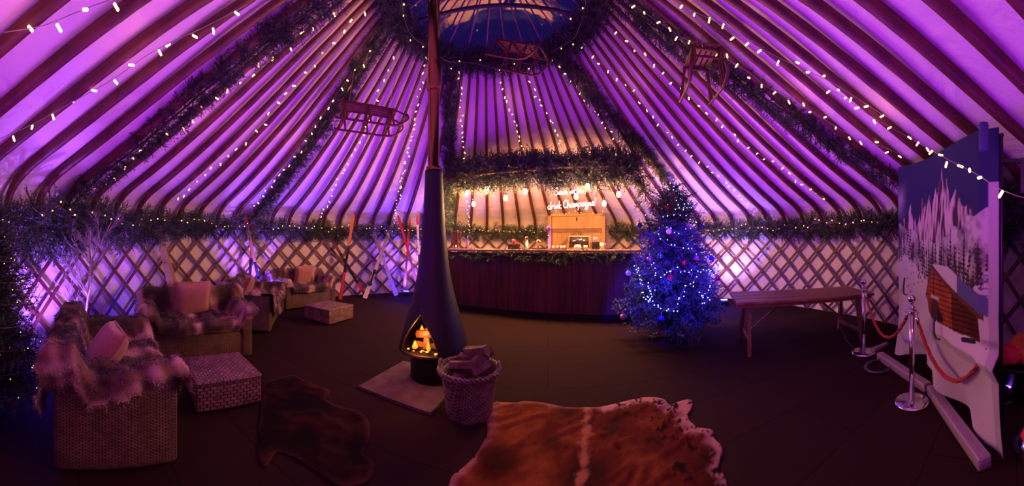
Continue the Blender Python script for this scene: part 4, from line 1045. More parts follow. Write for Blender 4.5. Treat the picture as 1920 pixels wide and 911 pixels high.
# neon sign
GL = {'S':([[(1.0,1.8),(.65,2.1),(.2,1.8),(.35,1.3),(.9,.85),(.85,.25),(.3,0),(-.1,.3)]],1.25),'a':([[(.8,.8),(.4,1),(0,.5),(.3,0),(.7,.5),(.8,.9),(.8,.2),(1.1,.1)]],1.1),
'v':([[(0,.9),(.3,.0),(.55,.1),(.8,.9),(1.0,.8)]],1.0),'e':([[(0,.4),(.6,.6),(.5,1),(.1,.8),(.1,.2),(.5,0),(.9,.3)]],.95),'w':([[(0,.9),(.2,0),(.55,.7),(.75,0),(1.1,.9),(1.3,.8)]],1.3),
't':([[(.35,1.9),(.3,.3),(.5,0),(.8,.2)],[(0,1.25),(.8,1.3)]],.8),'r':([[(0,0),(.2,.9),(.25,.6),(.6,.95),(.75,.8)]],.85),',':([[(.1,.15),(0,-.4)]],.4),'d':([[(.7,.8),(.3,1),(0,.5),(.3,0),(.7,.4),(.9,2),(.8,.2),(1.05,.1)]],1.1),
'i':([[(0,.8),(.1,.1),(.4,.1)],[(.05,1.25),(.08,1.35)]],.45),'n':([[(0,0),(.1,.9),(.15,.3),(.5,.95),(.6,.1),(.9,.1)]],.95),'k':([[(.15,2),(0,0)],[(.6,.9),(.05,.4),(.6,0),(.8,.1)]],.85),'C':([[(1,1.7),(.6,2.1),(.1,1.5),(0,.6),(.4,0),(1,.3)]],1.15),
'h':([[(.1,2),(0,0),(.1,.6),(.5,.95),(.6,.1),(.85,.1)]],.95),'m':([[(0,.9),(.05,0),(.1,.6),(.35,.95),(.45,.1),(.5,.6),(.8,.95),(.9,.1),(1.15,.1)]],1.2),'p':([[(.05,.9),(-.05,-.9)],[(0,.6),(.4,1),(.75,.5),(.4,0),(.05,.2)]],.9),
'g':([[(.7,.8),(.3,1),(0,.5),(.3,0),(.7,.5),(.75,-.6),(.4,-1),(.1,-.6),(.95,.2)]],1.05),'!':([[(.2,2),(.08,.6)],[(.02,.12),(.03,0)]],.35),' ':([],.55)}
npos = at(1070, 376, 6.4)
ns = thing('neon_sign', 'white-pink neon handwriting sign reading Save water, drink Champagne! over the bar', 'neon sign', tuple(npos), bang*.55)
for line, x0, z0_, s in (('Save water,', -.34, .115, .066), ('drink Champagne!', -.49, -.19, .0715)):
    x = 0; mb = MB()
    for chx in line:
        strokes, adv = GL[chx]
        for stt in strokes:
            pts = [((x+a)*s+x0, 0, b_*s*1.12+z0_+(x+a)*s*.09) for a, b_ in stt]; mb.tube(spline(pts, 5) if len(pts) > 2 else pts, .0062, 6)
        x += adv
    o = mb.build('tubing', M_['neon'], ns); tag(o, 'glowing line reading '+line)
for s in (-.35, .35):
    mb = MB(); mb.tube([(s, .015, .22), (s, .015, .62)], .002, 4); mb.build('hanging_wire', M_['cable'], ns)
# back door
da = door_phi; dr_ = 5.12
dp = Vector((YC.x+dr_*math.sin(da), YC.y+dr_*math.cos(da), 0)); rz = -da
dm = math.hypot(dp.x, dp.y); dw = 100/F*dm*1.02; dh = H+57*dm/F
dt = thing('door_1', 'wide pale pine double door with braces behind the bar', 'door', tuple(dp), rz); dt['kind'] = 'structure'
mb = MB(); mb.box((-dw/2, .25, dh/2), (.09,.6,dh)); mb.box((dw/2, .25, dh/2), (.09,.6,dh)); mb.box((0,.2,dh-.04), (dw+.09,.5,.08)); mb.build('frame', M_['door'], dt, smooth=False)
mb = MB(); mb.box((0,.05,dh-.25), (dw-.09,.04,.36)); mb.box((0,.025,dh-.43), (dw-.09,.02,.05)); mb.build('header_panel', M_['door'], dt, smooth=False)
for s in (-1, 1):
    wv = (dw-.09)/2; mb = MB(); 
    for k in range(5): mb.box((s*wv*(k+.5)/5, .08, (dh-.46)/2), (wv/5-.006,.03,dh-.46))
    o = mb.build('door_leaf', M_['door'], dt, smooth=False)
    mb = MB(); hh = dh-.46; mb.box((s*wv/2,.045,.08), (wv-.02,.03,.11)); mb.box((s*wv/2,.045,hh-.06), (wv-.02,.03,.11)); mb.box((s*wv/2,.045,hh*.5), (wv-.02,.03,.11))
    mb.bar((s*.06,.045,hh-.1), (s*(wv-.08),.045,hh*.62), .03, .09, up=(0,0,1)); mb.bar((s*.06,.045,.12), (s*(wv-.08),.045,hh*.5-.05), .03, .09)
    b2 = mb.build('brace', M_['brace'], o, smooth=False)
mb = MB(); mb.rbox((0,.02,dh-.17), (.035,.03,.1), .008); mb.build('catch', M_['black'], dt)
lights([hit(1028,398,.6), hit(1060,402,.65), hit(1090,398,.65), hit(1120,402,.65), hit(1140,396,.6)], 'short fairy light string looped along the top of the pine door', .16, 'garland', jitter=.04)

# ---------------------------------------------------------------- hanging sledges
def sledge(label, c, M, L_=1.0, w=.36, h=.26, cords=(), slats=5, curl=.26, n=3):
    t = thing('wooden_sledge', label, 'sledge', tuple(c)); t.rotation_euler = M.to_euler()
    for s in (-1, 1):
        pts = [(-L_/2, s*w/2, 0), (-L_*.2, s*w/2, -.005), (L_*.2, s*w/2, 0), (L_*.36, s*w/2, .03), (L_*.46, s*w/2, .11), (L_*.5, s*w/2*.9, curl*.8), (L_*.48, s*w/2*.8, curl+.02)]
        mb = MB(); P = spline(pts, 5); mb.tube(P, .020, 6, flat=.7); mb.build('runner', M_['pole'], t)
        mb = MB(); mb.tube([(-L_*.46, s*w*.36, h), (L_*.30, s*w*.36, h), (L_*.48, s*w*.39, curl)], .013, 6); mb.build('side_rail', M_['pole'], t)
    for k in range(n):
        x = -L_*.38+L_*.64*k/(n-1)
        for s in (-1, 1):
            mb = MB(); mb.bar((x-.05, s*w/2, .0), (x, s*w*.36, h), .022, .022); mb.bar((x+.05, s*w/2, .0), (x, s*w*.36, h), .022, .022); mb.build('leg', M_['pole'], t, smooth=False)
        mb = MB(); mb.bar((x, -w*.42, h-.02), (x, w*.42, h-.02), .03, .03); mb.build('crossbar', M_['pole'], t, smooth=False)
    for k in range(slats):
        y = (-.5+(k+.5)/slats)*w*.8; mb = MB(); mb.box((-.06*L_, y, h+.008), (L_*.8, w*.8/slats-.022, .014)); mb.build('seat_slat', M_['wood'], t, smooth=False)
    mb = MB(); mb.tube([(L_*.48, -w*.42, curl+.01), (L_*.5, 0, curl+.01), (L_*.48, w*.42, curl+.01)], .014, 6); mb.build('front_bar', M_['pole'], t)
    inv = (Matrix.Translation(Vector(c)) @ M.to_4x4()).inverted()
    for a, b_ in cords:
        mb = MB(); mb.tube([Vector(a), inv @ Vector(b_)], .004, 5); mb.build('hanging_cord', M_['cable'], t)
    return t
c = at(694, 240, 4.4); ax = az(694); rt = Vector((math.cos(ax), -math.sin(ax), 0)); fw = Vector((math.sin(ax), math.cos(ax), 0))
def basis(x, z):
    x = Vector(x).normalized(); y = Vector(z).cross(x).normalized(); z = x.cross(y); return Matrix((x, y, z)).transposed()
top = hit(668, 180, .05); 
sledge('wooden sledge hanging sideways-on beside the flue, above the far sofas', c, basis(rt+fw*.15+Vector((0,0,-.10)), Vector((0,0,1))+fw*.1), 1.06, .34, .28, [((-.35,.1,.28), c+Vector((-.3,.1,1.15))), ((.25,.1,.28), c+Vector((.45,.1,1.05)))], curl=.22)
c = at(962, 128, 4.7); ax = az(962); rt = Vector((math.cos(ax), -math.sin(ax), 0)); fw = Vector((math.sin(ax), math.cos(ax), 0))
sledge('slatted wooden sledge hanging nose-down from the crown, its underside in view', c+Vector((0,0,.05)), basis(rt*.75-fw*.45+Vector((0,0,-.42)), Vector((0,0,1))*.8-fw*.25+rt*.55), .90, .42, .26, [((-.3,.1,.28), c+Vector((-.2,.2,.85))), ((.3,.1,.28), c+Vector((.2,.1,.85)))], slats=7)
c = at(1316, 172, 3.55); ax = az(1316); rt = Vector((math.cos(ax), -math.sin(ax), 0)); fw = Vector((math.sin(ax), math.cos(ax), 0))
sledge('wooden sledge hanging end-on with splayed runners above the trestle table', c, basis(-fw+rt*.25+Vector((0,0,-.12)), Vector((0,0,1))-fw*.15), .78, .40, .40, [((0,0,.40), c+Vector((0,0,1.02)))], curl=.20, n=2)

# ---------------------------------------------------------------- skis leaning on the lattice
def ski(label, top_px, top_py, bot_px, stops, L_, w=.085, inst_=.34, bind=.45, ins_t=.16, group=None, bz=0.0, wide=1.25):
    a = hit(top_px, top_py, ins_t) if top_py < CY-3 else hit(top_px, CY, ins_t); top_ = a
    b_ = hit(bot_px, CY, inst_); b_ = Vector((b_.x, b_.y, bz+.01)); ax_ = (top_-b_); L_ = ax_.length; z = ax_.normalized()
    look = Vector((-b_.x, -b_.y, 0)); y = (-look-(-look).dot(z)*z).normalized(); x = y.cross(z); M = Matrix((x, y, z)).transposed()
    t = thing('ski', label, 'ski', tuple(b_), 0, group); t.rotation_euler = M.to_euler()
    prof = lambda k: w*(.5*(.82+.30*abs(2*k-1)**2))*(1 if k < .95 else max(.25, 1-((k-.95)/.05)**2*.8))
    for i, (k0, k1, m, nm) in enumerate(stops):
        n = max(2, int((k1-k0)*24)); V = []; f = []
        for j in range(n+1):
            k = k0+(k1-k0)*j/n; h = prof(k); up_ = -.05*max(0, (k-.9)/.1)**2
            V += [(-h, up_-.008, k*L_), (h, up_-.008, k*L_), (h, up_+.008, k*L_), (-h, up_+.008, k*L_)]
        for j in range(n):
            for q in range(4): f.append((4*j+q, 4*j+(q+1) % 4, 4*j+4+(q+1) % 4, 4*j+4+q))
        f += [(3,2,1,0), (4*n, 4*n+1, 4*n+2, 4*n+3)]
        mb = MB(); mb.raw(V, f); mb.build(nm, m, t, smooth=False)
    if bind:
        mb = MB(); mb.rbox((0,-.03,bind*L_), (w*.85,.05,.10), .012); mb.rbox((0,-.035,(bind-.16)*L_), (w*.9,.07,.09), .012); mb.box((0,-.014,(bind-.08)*L_), (w*.5,.01,.16*L_)); mb.build('binding', M_['black'], t)
    return t
Sc = mat('cream_ski', (.75,.50,.27), .35); So = mat('orange_ski', (.72,.22,.06), .4); Sr = mat('red_ski', (.6,.03,.03), .35); Sk = mat('black_ski', (.02,.02,.03), .35); Sw = mat('white_ski', (.72,.55,.52), .4); Sy = mat('wood_ski', (.5,.27,.09), .4); Sb = mat('brown_ski', (.25,.08,.05), .4); Smark = mat('dark_print', (.12,.05,.04), .5)
s1 = ski('cream ski with orange lower half and small dark marks, behind the sofa facing the room', 298, 430, 333, [(0,.45,So,'lower_section'),(.45,1,Sc,'upper_section')], 1.8, w=.13, bind=.36)
mb = MB()
for k in range(4): mb.box((-.02+.03*(k % 2), -.016, 1.18+.03*k), (.028,.004,.012)); mb.box((-.02+.015*k, -.016, 1.16), (.006,.004,.03))
mb.build('printed_mark', Smark, s1, smooth=False)
ski('cream ski half hidden under the marked cream ski', 303, 452, 352, [(0,.5,So,'lower_section'),(.5,1,Sc,'upper_section')], 1.7, w=.10, bind=.42, ins_t=.12, inst_=.3)
ski('red-tipped wooden and black ski leaning outward over the sofa below it', 459, 404, 496, [(0,.5,Sk,'lower_section'),(.5,.85,Sy,'upper_section'),(.85,1,Sr,'tip')], 1.9, bind=.3)
ski('darker red-tipped ski crossing the red-tipped wooden one', 476, 408, 464, [(0,.55,Sk,'lower_section'),(.55,.85,Sy,'upper_section'),(.85,1,Sr,'tip')], 1.9, bind=None, ins_t=.12)
ski('orange-red ski with black middle, crossing a brown one beside the farthest sofa', 663, 402, 638, [(0,.38,Sr,'lower_section'),(.38,.62,Sk,'middle'),(.62,1,So,'upper_section')], 1.9, bind=.5, inst_=.5)
ski('brown and black ski with red foot, crossing the orange-red one', 617, 440, 687, [(0,.3,Sr,'lower_section'),(.3,.62,Sk,'middle'),(.62,1,Sb,'upper_section')], 1.9, bind=.42, inst_=.45, ins_t=.12)
ski('white ski with black binding, crossing another white ski', 736, 418, 684, [(0,1,Sw,'blade')], 1.8, w=.11, bind=.34, inst_=.6)
ski('white ski with a broad pale tip, crossing the white ski that has a binding', 695, 420, 743, [(0,1,Sw,'blade')], 1.8, w=.11, bind=None, inst_=.5, ins_t=.12)
ski('bright red ski crossing a darker red one near the flue', 746, 403, 788, [(0,.55,Sb,'lower_section'),(.55,1,Sr,'upper_section')], 1.9, w=.08, bind=None, inst_=.5)
ski('darker red ski crossing the bright red one near the flue', 769, 414, 757, [(0,.5,Sb,'lower_section'),(.5,1,Sr,'upper_section')], 1.8, w=.08, bind=None, inst_=.45, ins_t=.12)
ski('single pale ski with red tip, nearest the flue', 782, 403, 789, [(0,.5,Sk,'lower_section'),(.5,.88,Sw,'upper_section'),(.88,1,Sr,'tip')], 1.8, w=.07, bind=None, inst_=.3)

# ---------------------------------------------------------------- trestle table
D_, C_ = Vector((2.65,2.83,0)), Vector((4.35,1.62,0)); tu = (C_-D_).normalized(); tv = Vector((-tu.y, tu.x, 0)); TLn = (C_-D_).length; TW = .92
tc_ = (D_+C_)/2+tv*TW/2
tb = thing('trestle_table', 'long low brown wooden trestle table on splayed folding legs', 'table', (tc_.x, tc_.y, 0), math.atan2(tu.y, tu.x))
mb = MB()
for k in range(4): mb.rbox((0, -TW/2+TW/4*(k+.5), .715), (TLn, TW/4-.004, .04), .008)
mb.build('tabletop', M_['wood'], tb)
mb = MB(); mb.box((0,-TW/2+.06,.68), (TLn-.06,.03,.05)); mb.box((0,TW/2-.06,.68), (TLn-.06,.03,.05)); mb.build('apron', M_['wood'], tb, smooth=False)
for s in (-1, 1):
    x = s*(TLn/2-.2)
    for q in (-1, 1):
        mb = MB(); mb.bar((x, q*TW*.30, .68), (x+s*.02, q*TW*.42, 0), .05, .085); mb.build('leg', M_['wood'], tb, smooth=False)
    mb = MB(); mb.bar((x, -TW*.34, .66), (x, TW*.34, .66), .03, .05); mb.build('leg_rail', M_['wood'], tb, smooth=False)
    mb = MB(); mb.bar((x, -TW*.40, .16), (x, TW*.40, .16), .03, .05); mb.build('leg_rail', M_['wood'], tb, smooth=False)
    mb = MB(); mb.bar((x, 0, .18), (s*.25, 0, .67), .02, .035); mb.build('stay', M_['wood'], tb, smooth=False)

# ---------------------------------------------------------------- rope barrier
def stanchion(label, p, r):
    t = thing('rope_post', label, 'rope post', (p[0], p[1], 0), 0, 'chrome rope posts')
    mb = MB(); mb.lathe([(.001,.03),(.03,.032),(r*.9,.028),(r,.018),(r,.0),(.001,0)][::-1], n=48, cap=False); mb.build('base', M_['chrome'], t)
    mb = MB(); mb.lathe([(.026,.02),(.026,.90),(.001,.90)], n=24); mb.build('pole', M_['chrome'], t)
    mb = MB(); mb.lathe([(.02,.89),(.032,.895),(.032,.905),(.016,.92),(.014,.94),(.022,.945)], n=20); mb.ball((0,0,.98), .038, 20); mb.build('ball_finial', M_['chrome'], t)
    mb = MB(); mb.lathe([(.028,.862),(.05,.866),(.05,.876),(.028,.88)], n=24)
    for k in range(4): mb.tube([(.05*math.cos(k*PI/2), .05*math.sin(k*PI/2), .87), (.062*math.cos(k*PI/2), .062*math.sin(k*PI/2), .86), (.055*math.cos(k*PI/2), .055*math.sin(k*PI/2), .84)], .005, 5)
    mb.build('rope_collar', M_['chrome'], t)
s1p, s2p = Vector((2.744,.648,0)), Vector((3.79,1.57,0))
stanchion('chrome rope post in front of the alpine backdrop', s1p, .165)
stanchion('chrome rope post beside the end of the trestle table', s2p, .17)
def rope(label, a, b_, sag):
    t = thing('barrier_rope', label, 'rope', tuple(a), 0, 'red barrier ropes'); pts = []
    for k in range(41):
        u = k/40; q = a.lerp(b_, u); q = q-Vector((0,0,sag*4*u*(1-u))); pts.append(q)
    P = [p-a for p in pts]
    for s_ in range(3):
        mb = MB(); W = []
        Q = resample(P, .02)
        for i, q in enumerate(Q):
            tg = (Q[min(i+1, len(Q)-1)]-Q[max(0, i-1)]).normalized(); u = tg.cross(Vector((.3,.5,.1))).normalized(); w = tg.cross(u); an = i*.42+s_*2*PI/3
            W.append(q+(u*math.cos(an)+w*math.sin(an))*.008)
        mb.tube(W[2:-2], .0105, 6); mb.build('rope_strand', M_['rope'], t)
    for e, nx in ((P[0], P[2]), (P[-1], P[-3])):
        mb = MB(); mb.tube([e, nx], .017, 10); mb.build('end_clip', M_['chrome'], t)
d12 = (s2p-s1p).normalized()
rope('red rope slung between the two chrome posts', s2p-d12*.06+Vector((0,0,.84)), s1p+d12*.06+Vector((0,0,.84)), .40)
hook = at(1852, 652, 2.22)
dh_ = (hook-s1p); dh_.z = 0; dh_.normalize()
rope('red rope slung from the nearer chrome post to the backdrop edge', s1p+dh_*.06+Vector((0,0,.84)), hook, .40)

# ---------------------------------------------------------------- alpine photo backdrop
NX, NZ_ = 190, 260
pL, pR = Vector((3.78,1.06,0)), Vector((2.15,-.06,0))
bdu = (pR-pL).normalized(); bdn = Vector((bdu.y, -bdu.x, 0)); bdn = bdn if bdn.dot(-pL) > 0 else -bdn
BW_ = (pR-pL).length
U, Vv = np.meshgrid(np.linspace(0, 1, NX), np.linspace(0, 1, NZ_), indexing='ij')
topz = 2.50-.14*U-.05*np.sin(U*PI); botz = np.interp(U, [0,.1,.22,.35,.5,.65,.8,1], [.10,.11,.21,.27,.24,.17,.085,.02])
Zc = botz+(topz-botz)*Vv
fold = .015*np.sin(U*9+1)+.085*np.sin(U*14-Zc*1.2)*np.clip(1-Zc/1.15, 0, 1)**1.2+.045*np.sin(U*31+Zc*3.0)*np.clip(1-Zc/1.0, 0, 1)
swag = .06*np.clip(1-np.abs(Zc-.62+.5*(U-.8)**2-.25*(1-U))/.10, 0, 1)*np.clip(U*2-.7, 0, 1)
belly = .10*np.sin(U*PI)*np.sin(np.clip(Vv,0,1)*PI)*.5
off = fold+swag+belly+.16*np.clip(U-.93, 0, 1)/.07*(-.5)
Pc = np.zeros((NX, NZ_, 3)); 
U2 = U+.07*np.clip(1-Zc/.95, 0, 1)*U**3; Pc[...,0] = pL.x+bdu.x*BW_*U2+bdn.x*off; Pc[...,1] = pL.y+bdu.y*BW_*U2+bdn.y*off; Pc[...,2] = Zc
mb = MB(); org = (pL+pR)/2
bd = thing('photo_backdrop', 'tall cloth backdrop printed with snowy peaks, firs and a log cabin', 'backdrop', tuple(org)); bd['kind'] = 'thing'
mb.grid(Pc-np.array(tuple(org))); cloth = mb.build('printed_cloth', M_['print'], bd)
md = cloth.modifiers.new('thick', 'SOLIDIFY'); md.thickness = .004
# the print
u = U; v = Zc/2.45
def fbm(x, y, s, seed): return vnoise(np.stack([x.ravel(), y.ravel(), np.zeros(x.size)], 1), s, seed).reshape(x.shape)
na, nb_, nc_ = fbm(u, v, 4, 2), fbm(u, v, 16, 5), fbm(u*2.6, v*.7, 22, 8)
nd = fbm(u, v, 50, 11)
sky = np.array([.05,.045,.16])+0*u[...,None]; cl = np.clip((.16-np.abs(u-.05))*8, 0, 1)*np.clip(na*2+.6, 0, 1)*np.clip((v-.72)*8, 0, 1)*np.clip((.93-v)*10, 0, 1)
img = sky+(np.array([.60,.55,.65])-sky)*cl[...,None]*.8
rg = np.random.default_rng(5)
ridge = .735+.05*np.sin(u*5)+0*u; prof_ = np.zeros(NX)
uu = U[:,0]
for c0, hgt, wd in ((.14,.05,.035),(.24,.10,.035),(.30,.05,.02),(.41,.13,.03),(.45,.09,.02),(.50,.13,.03),(.58,.15,.035),(.64,.20,.045),(.70,.16,.04),(.78,.12,.05),(.86,.06,.04),(.93,.03,.03),(.05,.02,.05)):
    prof_ = np.maximum(prof_, hgt*np.clip(1-np.abs(uu-c0)/wd/1.6, 0, 1)**.8)
prof_ = prof_+.012*np.array([mnoise.noise(Vector((x*60, 0, 0))) for x in uu])+.02*np.array([mnoise.noise(Vector((x*20, 3, 0))) for x in uu])
base_r = .70-.02*uu
rock = v < (base_r+prof_)[:,None]
mt = np.clip(.5+nc_*1.5+nb_*.5, 0, 1)[...,None]; mcol = np.array([.10,.05,.09])+(np.array([.78,.55,.62])-np.array([.10,.05,.09]))*np.clip(mt*1.5-.25, 0, 1)
img = np.where(rock[...,None], mcol, img)
scree = v < (.655+.05*np.sin(uu*7+1))[:,None]+nb_*.03
sn = np.clip(.62+nb_*.9+nd*.5, 0, 1)[...,None]; scol = np.array([.12,.07,.13])+(np.array([.80,.68,.76])-np.array([.22,.15,.22]))*sn
img = np.where(scree[...,None], scol, img)
snow = v < (.50+.06*np.sin(uu*6+.8)-.02*uu)[:,None]
img = np.where(snow[...,None], np.array([.80,.68,.78])*(1-.10*np.clip(nb_, 0, 1))[...,None], img)
def treeprint(cx, cy, h, w):
    global img
    k = np.clip((v-cy)/h, 0, 1); m = (np.abs(u-cx) < w*(1-k)*(.75+.35*np.sign(np.sin(v*420+cx*50)))) & (v > cy) & (v < cy+h)
    img = np.where(m[...,None], np.array([.09,.045,.05]), img)
for k in range(150):
    cx = rg.uniform(.03,.98); lo_ = .50+.05*math.sin(cx*6+.8)
    cy = lo_+rg.uniform(-.03,.10)-(.03 if cx > .5 else 0)
    if .30 < cx < .36: continue
    treeprint(cx, cy, rg.uniform(.04,.085), rg.uniform(.007,.013))
for k in range(26): treeprint(rg.uniform(.50,.98), rg.uniform(.475,.54), rg.uniform(.10,.15), rg.uniform(.010,.016))
for k in range(24): 
    cx, cy = rg.uniform(.03,.5), rg.uniform(.36,.49); m = np.hypot((u-cx)*1.0, (v-cy)*1.2) < rg.uniform(.004,.009); img = np.where(m[...,None], np.array([.25,.14,.2]), img)
# blue shadows of the firs on the snow
m = (np.abs(np.sin(v*150+u*6)) > .92) & (u > .55) & (v < .52) & (v > .44) & (nb_ > .0); img = np.where(m[...,None], np.array([.25,.2,.5]), img)
# log cabin: gable wall, log courses, door, snowy roof
cx0, cx1, gz0, gzp, xr = .48, .76, .325, .525, .56
def apex(x): return np.where(x < xr, .415+(gzp-.415)*(x-cx0)/(xr-cx0), gzp-(gzp-.385)*(x-xr)/(.95-xr))
wallm = (u > cx0) & (u < .93) & (v < apex(u)) & (v > gz0+.05*(cx1-u)-.01)
logs = (np.sin(v*2.45*2*PI/.042) > -.75)
wc = np.where(logs[...,None], np.array([.45,.10,.04])*(1+.6*np.clip(nb_,-.5,.8))[...,None], np.array([.10,.02,.015])); wc = np.where((u > cx1)[...,None], wc*np.array([.35,.3,.4]), wc)
img = np.where(wallm[...,None], wc, img)
m = wallm & (np.abs(u-.585) < .006); img = np.where(m[...,None], np.array([.10,.03,.03]), img)
m = (u > .565) & (u < .63) & (v > gz0) & (v < .40); img = np.where(m[...,None], np.array([.13,.05,.06]), img)
m = (u > .63) & (u < .68) & (v > gz0) & (v < .40-(u-.63)*1.2); img = np.where(m[...,None], np.array([.05,.02,.05]), img)
m = (u > .54) & (u < .65) & (v > .40) & (v < .413); img = np.where(m[...,None], np.array([.7,.6,.68]), img)
edge = (np.abs(v-apex(u)) < .010) & (u > cx0-.02) & (u < .95); img = np.where(edge[...,None], np.array([.20,.07,.06]), img)
roof = (u > xr) & (v > apex(u)+.008) & (v < apex(u)+.06*np.clip((u-xr)*6, 0, 1)+.008) & (u < .97)
img = np.where(roof[...,None], np.where((u > .80)[...,None], np.array([.18,.16,.42]), np.array([.78,.66,.76])), img)
img = np.where(((u > .965) & (v < .80))[...,None], img*.0+np.array([.62,.50,.62]), img)
tint(cloth, (.72*np.clip(img, 0, 1)**1.15).reshape(-1, 3))
mb = MB()
o0 = np.array(tuple(org))
backv = -bdn*.12
fr = lambda s, z, k=1: pL+bdu*(BW_*s)+backv*k+Vector((0,0,z))-org
mb.tube([fr(.02,.03), fr(.02,2.47)], .018, 8); mb.build('stand_pole', M_['black'], bd)
mb = MB(); mb.tube([fr(.99,.03), fr(.99,2.30)], .018, 8); mb.build('stand_pole', M_['black'], bd)
mb = MB(); mb.tube([fr(.0,2.46), fr(1.0,2.31)], .016, 8); mb.build('top_rail', M_['black'], bd)
mb = MB(); q = fr(.99,2.12); mb.bar(q, q+Vector((-.02,-.17,0)), .03, .03); mb.bar(q+Vector((-.02,-.16,.02)), q+Vector((-.02,-.16,-.24)), .03, .03); mb.build('bracket', M_['black'], bd, smooth=False)
mb = MB(); mb.rbox(fr(.985, 2.27, -.25), (.05,.07,.22), .02); mb.build('corner_wrap', mat('blue_cloth', (.05,.045,.16), .8), bd)
for s, z in ((.26,.95),(.66,.70)):
    pts = [fr(s, z+.16, -.95), fr(s+.015, z+.06, -1.15), fr(s+.05, z, -1.3), fr(s+.09, z, -1.25)]
    mb = MB(); mb.tube(spline(pts, 5), .011, 5, flat=.5); mb.build('fixing_strap', M_['black'], bd)
q = fr(.93, .80, -1.2); mb = MB(); mb.bar(q, q+bdu*.16+Vector((0,0,.03)), .02, .03); mb.build('rope_hook', M_['black'], bd, smooth=False)
# white channel lying bent in front of it
for a, b_, lb in (((3.68,1.30),(2.97,.53),'white ribbed floor channel, farther piece, in front of the backdrop'),((2.955,.50),(1.97,-.03),'white ribbed floor channel, nearer longer piece, in front of the backdrop')):
    a, b_ = Vector((*a, 0)), Vector((*b_, 0)); m_ = (a+b_)/2; L_ = (b_-a).length; an = math.atan2(b_.y-a.y, b_.x-a.x)
    t = thing('floor_channel', lb, 'channel', tuple(m_), an, 'white floor channels')
    mb = MB(); mb.rbox((0,0,.045), (L_-.01,.10,.085), .012); mb.build('casing', M_['alu'], t)
    mb = MB()
    for k in range(7): mb.box((0,-.036+k*.012,.0885), (L_-.02,.005,.004))
    mb.build('ribs', M_['alu'], t, smooth=False)
def coil(c, r, n, label, m):
    pts = []; q = random.Random(int(r*1000))
    for k in range(n*20): a = k*2*PI/20; rr = r*(1+.12*math.sin(k*.37)+q.gauss(0,.01)); pts.append((c[0]+rr*math.cos(a)+.02*math.sin(k*.11), c[1]+rr*.8*math.sin(a), .008+.006*(k/20)))
    mb = MB(); mb.tube(pts, .005, 5); tag(mb.build('cable_coil', m, world=True), label, 'cable', 'coiled cables on the floor')
Mcab = mat('blue_grey_cable', (.12,.12,.22), .4)
coil((3.40,1.22), .19, 5, 'coiled cable on the floor behind the nearer chrome post', Mcab)
coil((2.18,-.36), .13, 4, 'coiled cable on the floor at the near foot of the backdrop', Mcab)
p = fl(1650, 655); mb = MB(); mb.rbox((0,0,.03), (.34,.06,.055), .01); tag(mb.build('power_strip', M_['alu'], loc=(p.x, p.y, .003), rot=(0,0,-.3)), 'short white power strip on the floor behind the farther chrome post', 'power strip')
mb = MB(); mb.tube(spline([(3.86,1.95,.3),(3.9,1.9,.12),(3.84,1.72,.02),(3.98,1.62,.01),(4.1,1.50,.01)], 6), .005, 5); tag(mb.build('cable', Mcab, world=True), 'thin loose cable trailing from the table end to the white power strip', 'cable')
# tub with orange and red blankets
p = Vector((3.02,-.42,0)); t = thing('round_tub', 'low black round tub at the picture edge beyond the backdrop', 'tub', tuple(p))
mb = MB(); mb.lathe([(.001,.005),(.26,.0),(.30,.30),(.33,.31),(.33,.335),(.29,.335),(.28,.28),(.001,.26)], n=40, cap=False); mb.build('body', M_['black'], t)
for nm, c, r, m, lb in (('blanket', (.02,-.04,.42), .22, mat('orange_blanket', (.75,.27,.05), .9, bump=.8, scale=30), 'bunched orange blanket heaped in the black tub'), ('blanket', (-.13,.14,.42), .14, mat('red_blanket', (.6,.06,.05), .9, bump=.8, scale=30), 'red blanket beside the orange one in the black tub')):
    mb = MB(); mb.ball((0,0,0), r, 28, (1,1,.62)); V = np.concatenate(mb.v); V = V*(1+.35*vnoise(V, 9, 3)[:,None]+.12*vnoise(V, 25, 6)[:,None]); V[:,2] = np.maximum(V[:,2], -.12); mb.v = [V]
    tag(mb.build(nm, m, loc=tuple(p+Vector(c))), lb, 'blanket', 'blankets in the tub')
foil = mat('silver_foil', (.8,.8,.9), .15, metal=1, bump=.8, scale=18)
p = Vector((2.02,-.33,0)); t = thing('gift_bag', 'shiny silver bag with red top at the picture edge by the backdrop foot', 'bag', tuple(p))
mb = MB(); mb.lathe([(.06,0),(.075,.03),(.065,.12),(.05,.17)], n=16); mb.build('bag_body', foil, t)
mb = MB(); mb.lathe([(.05,.165),(.065,.19),(.045,.23),(.03,.235)], n=14); mb.build('tissue', Mred, t)
mb = MB(); tag(mb.box((0,0,.003), (.16,.11,.006)).build('card', mat('dark_pink_card', (.25,.05,.07), .6), loc=(-1.62,.66,.0), rot=(0,0,.5)), 'small dark pink card on the floor at the corner of the nearest sofa', 'card')
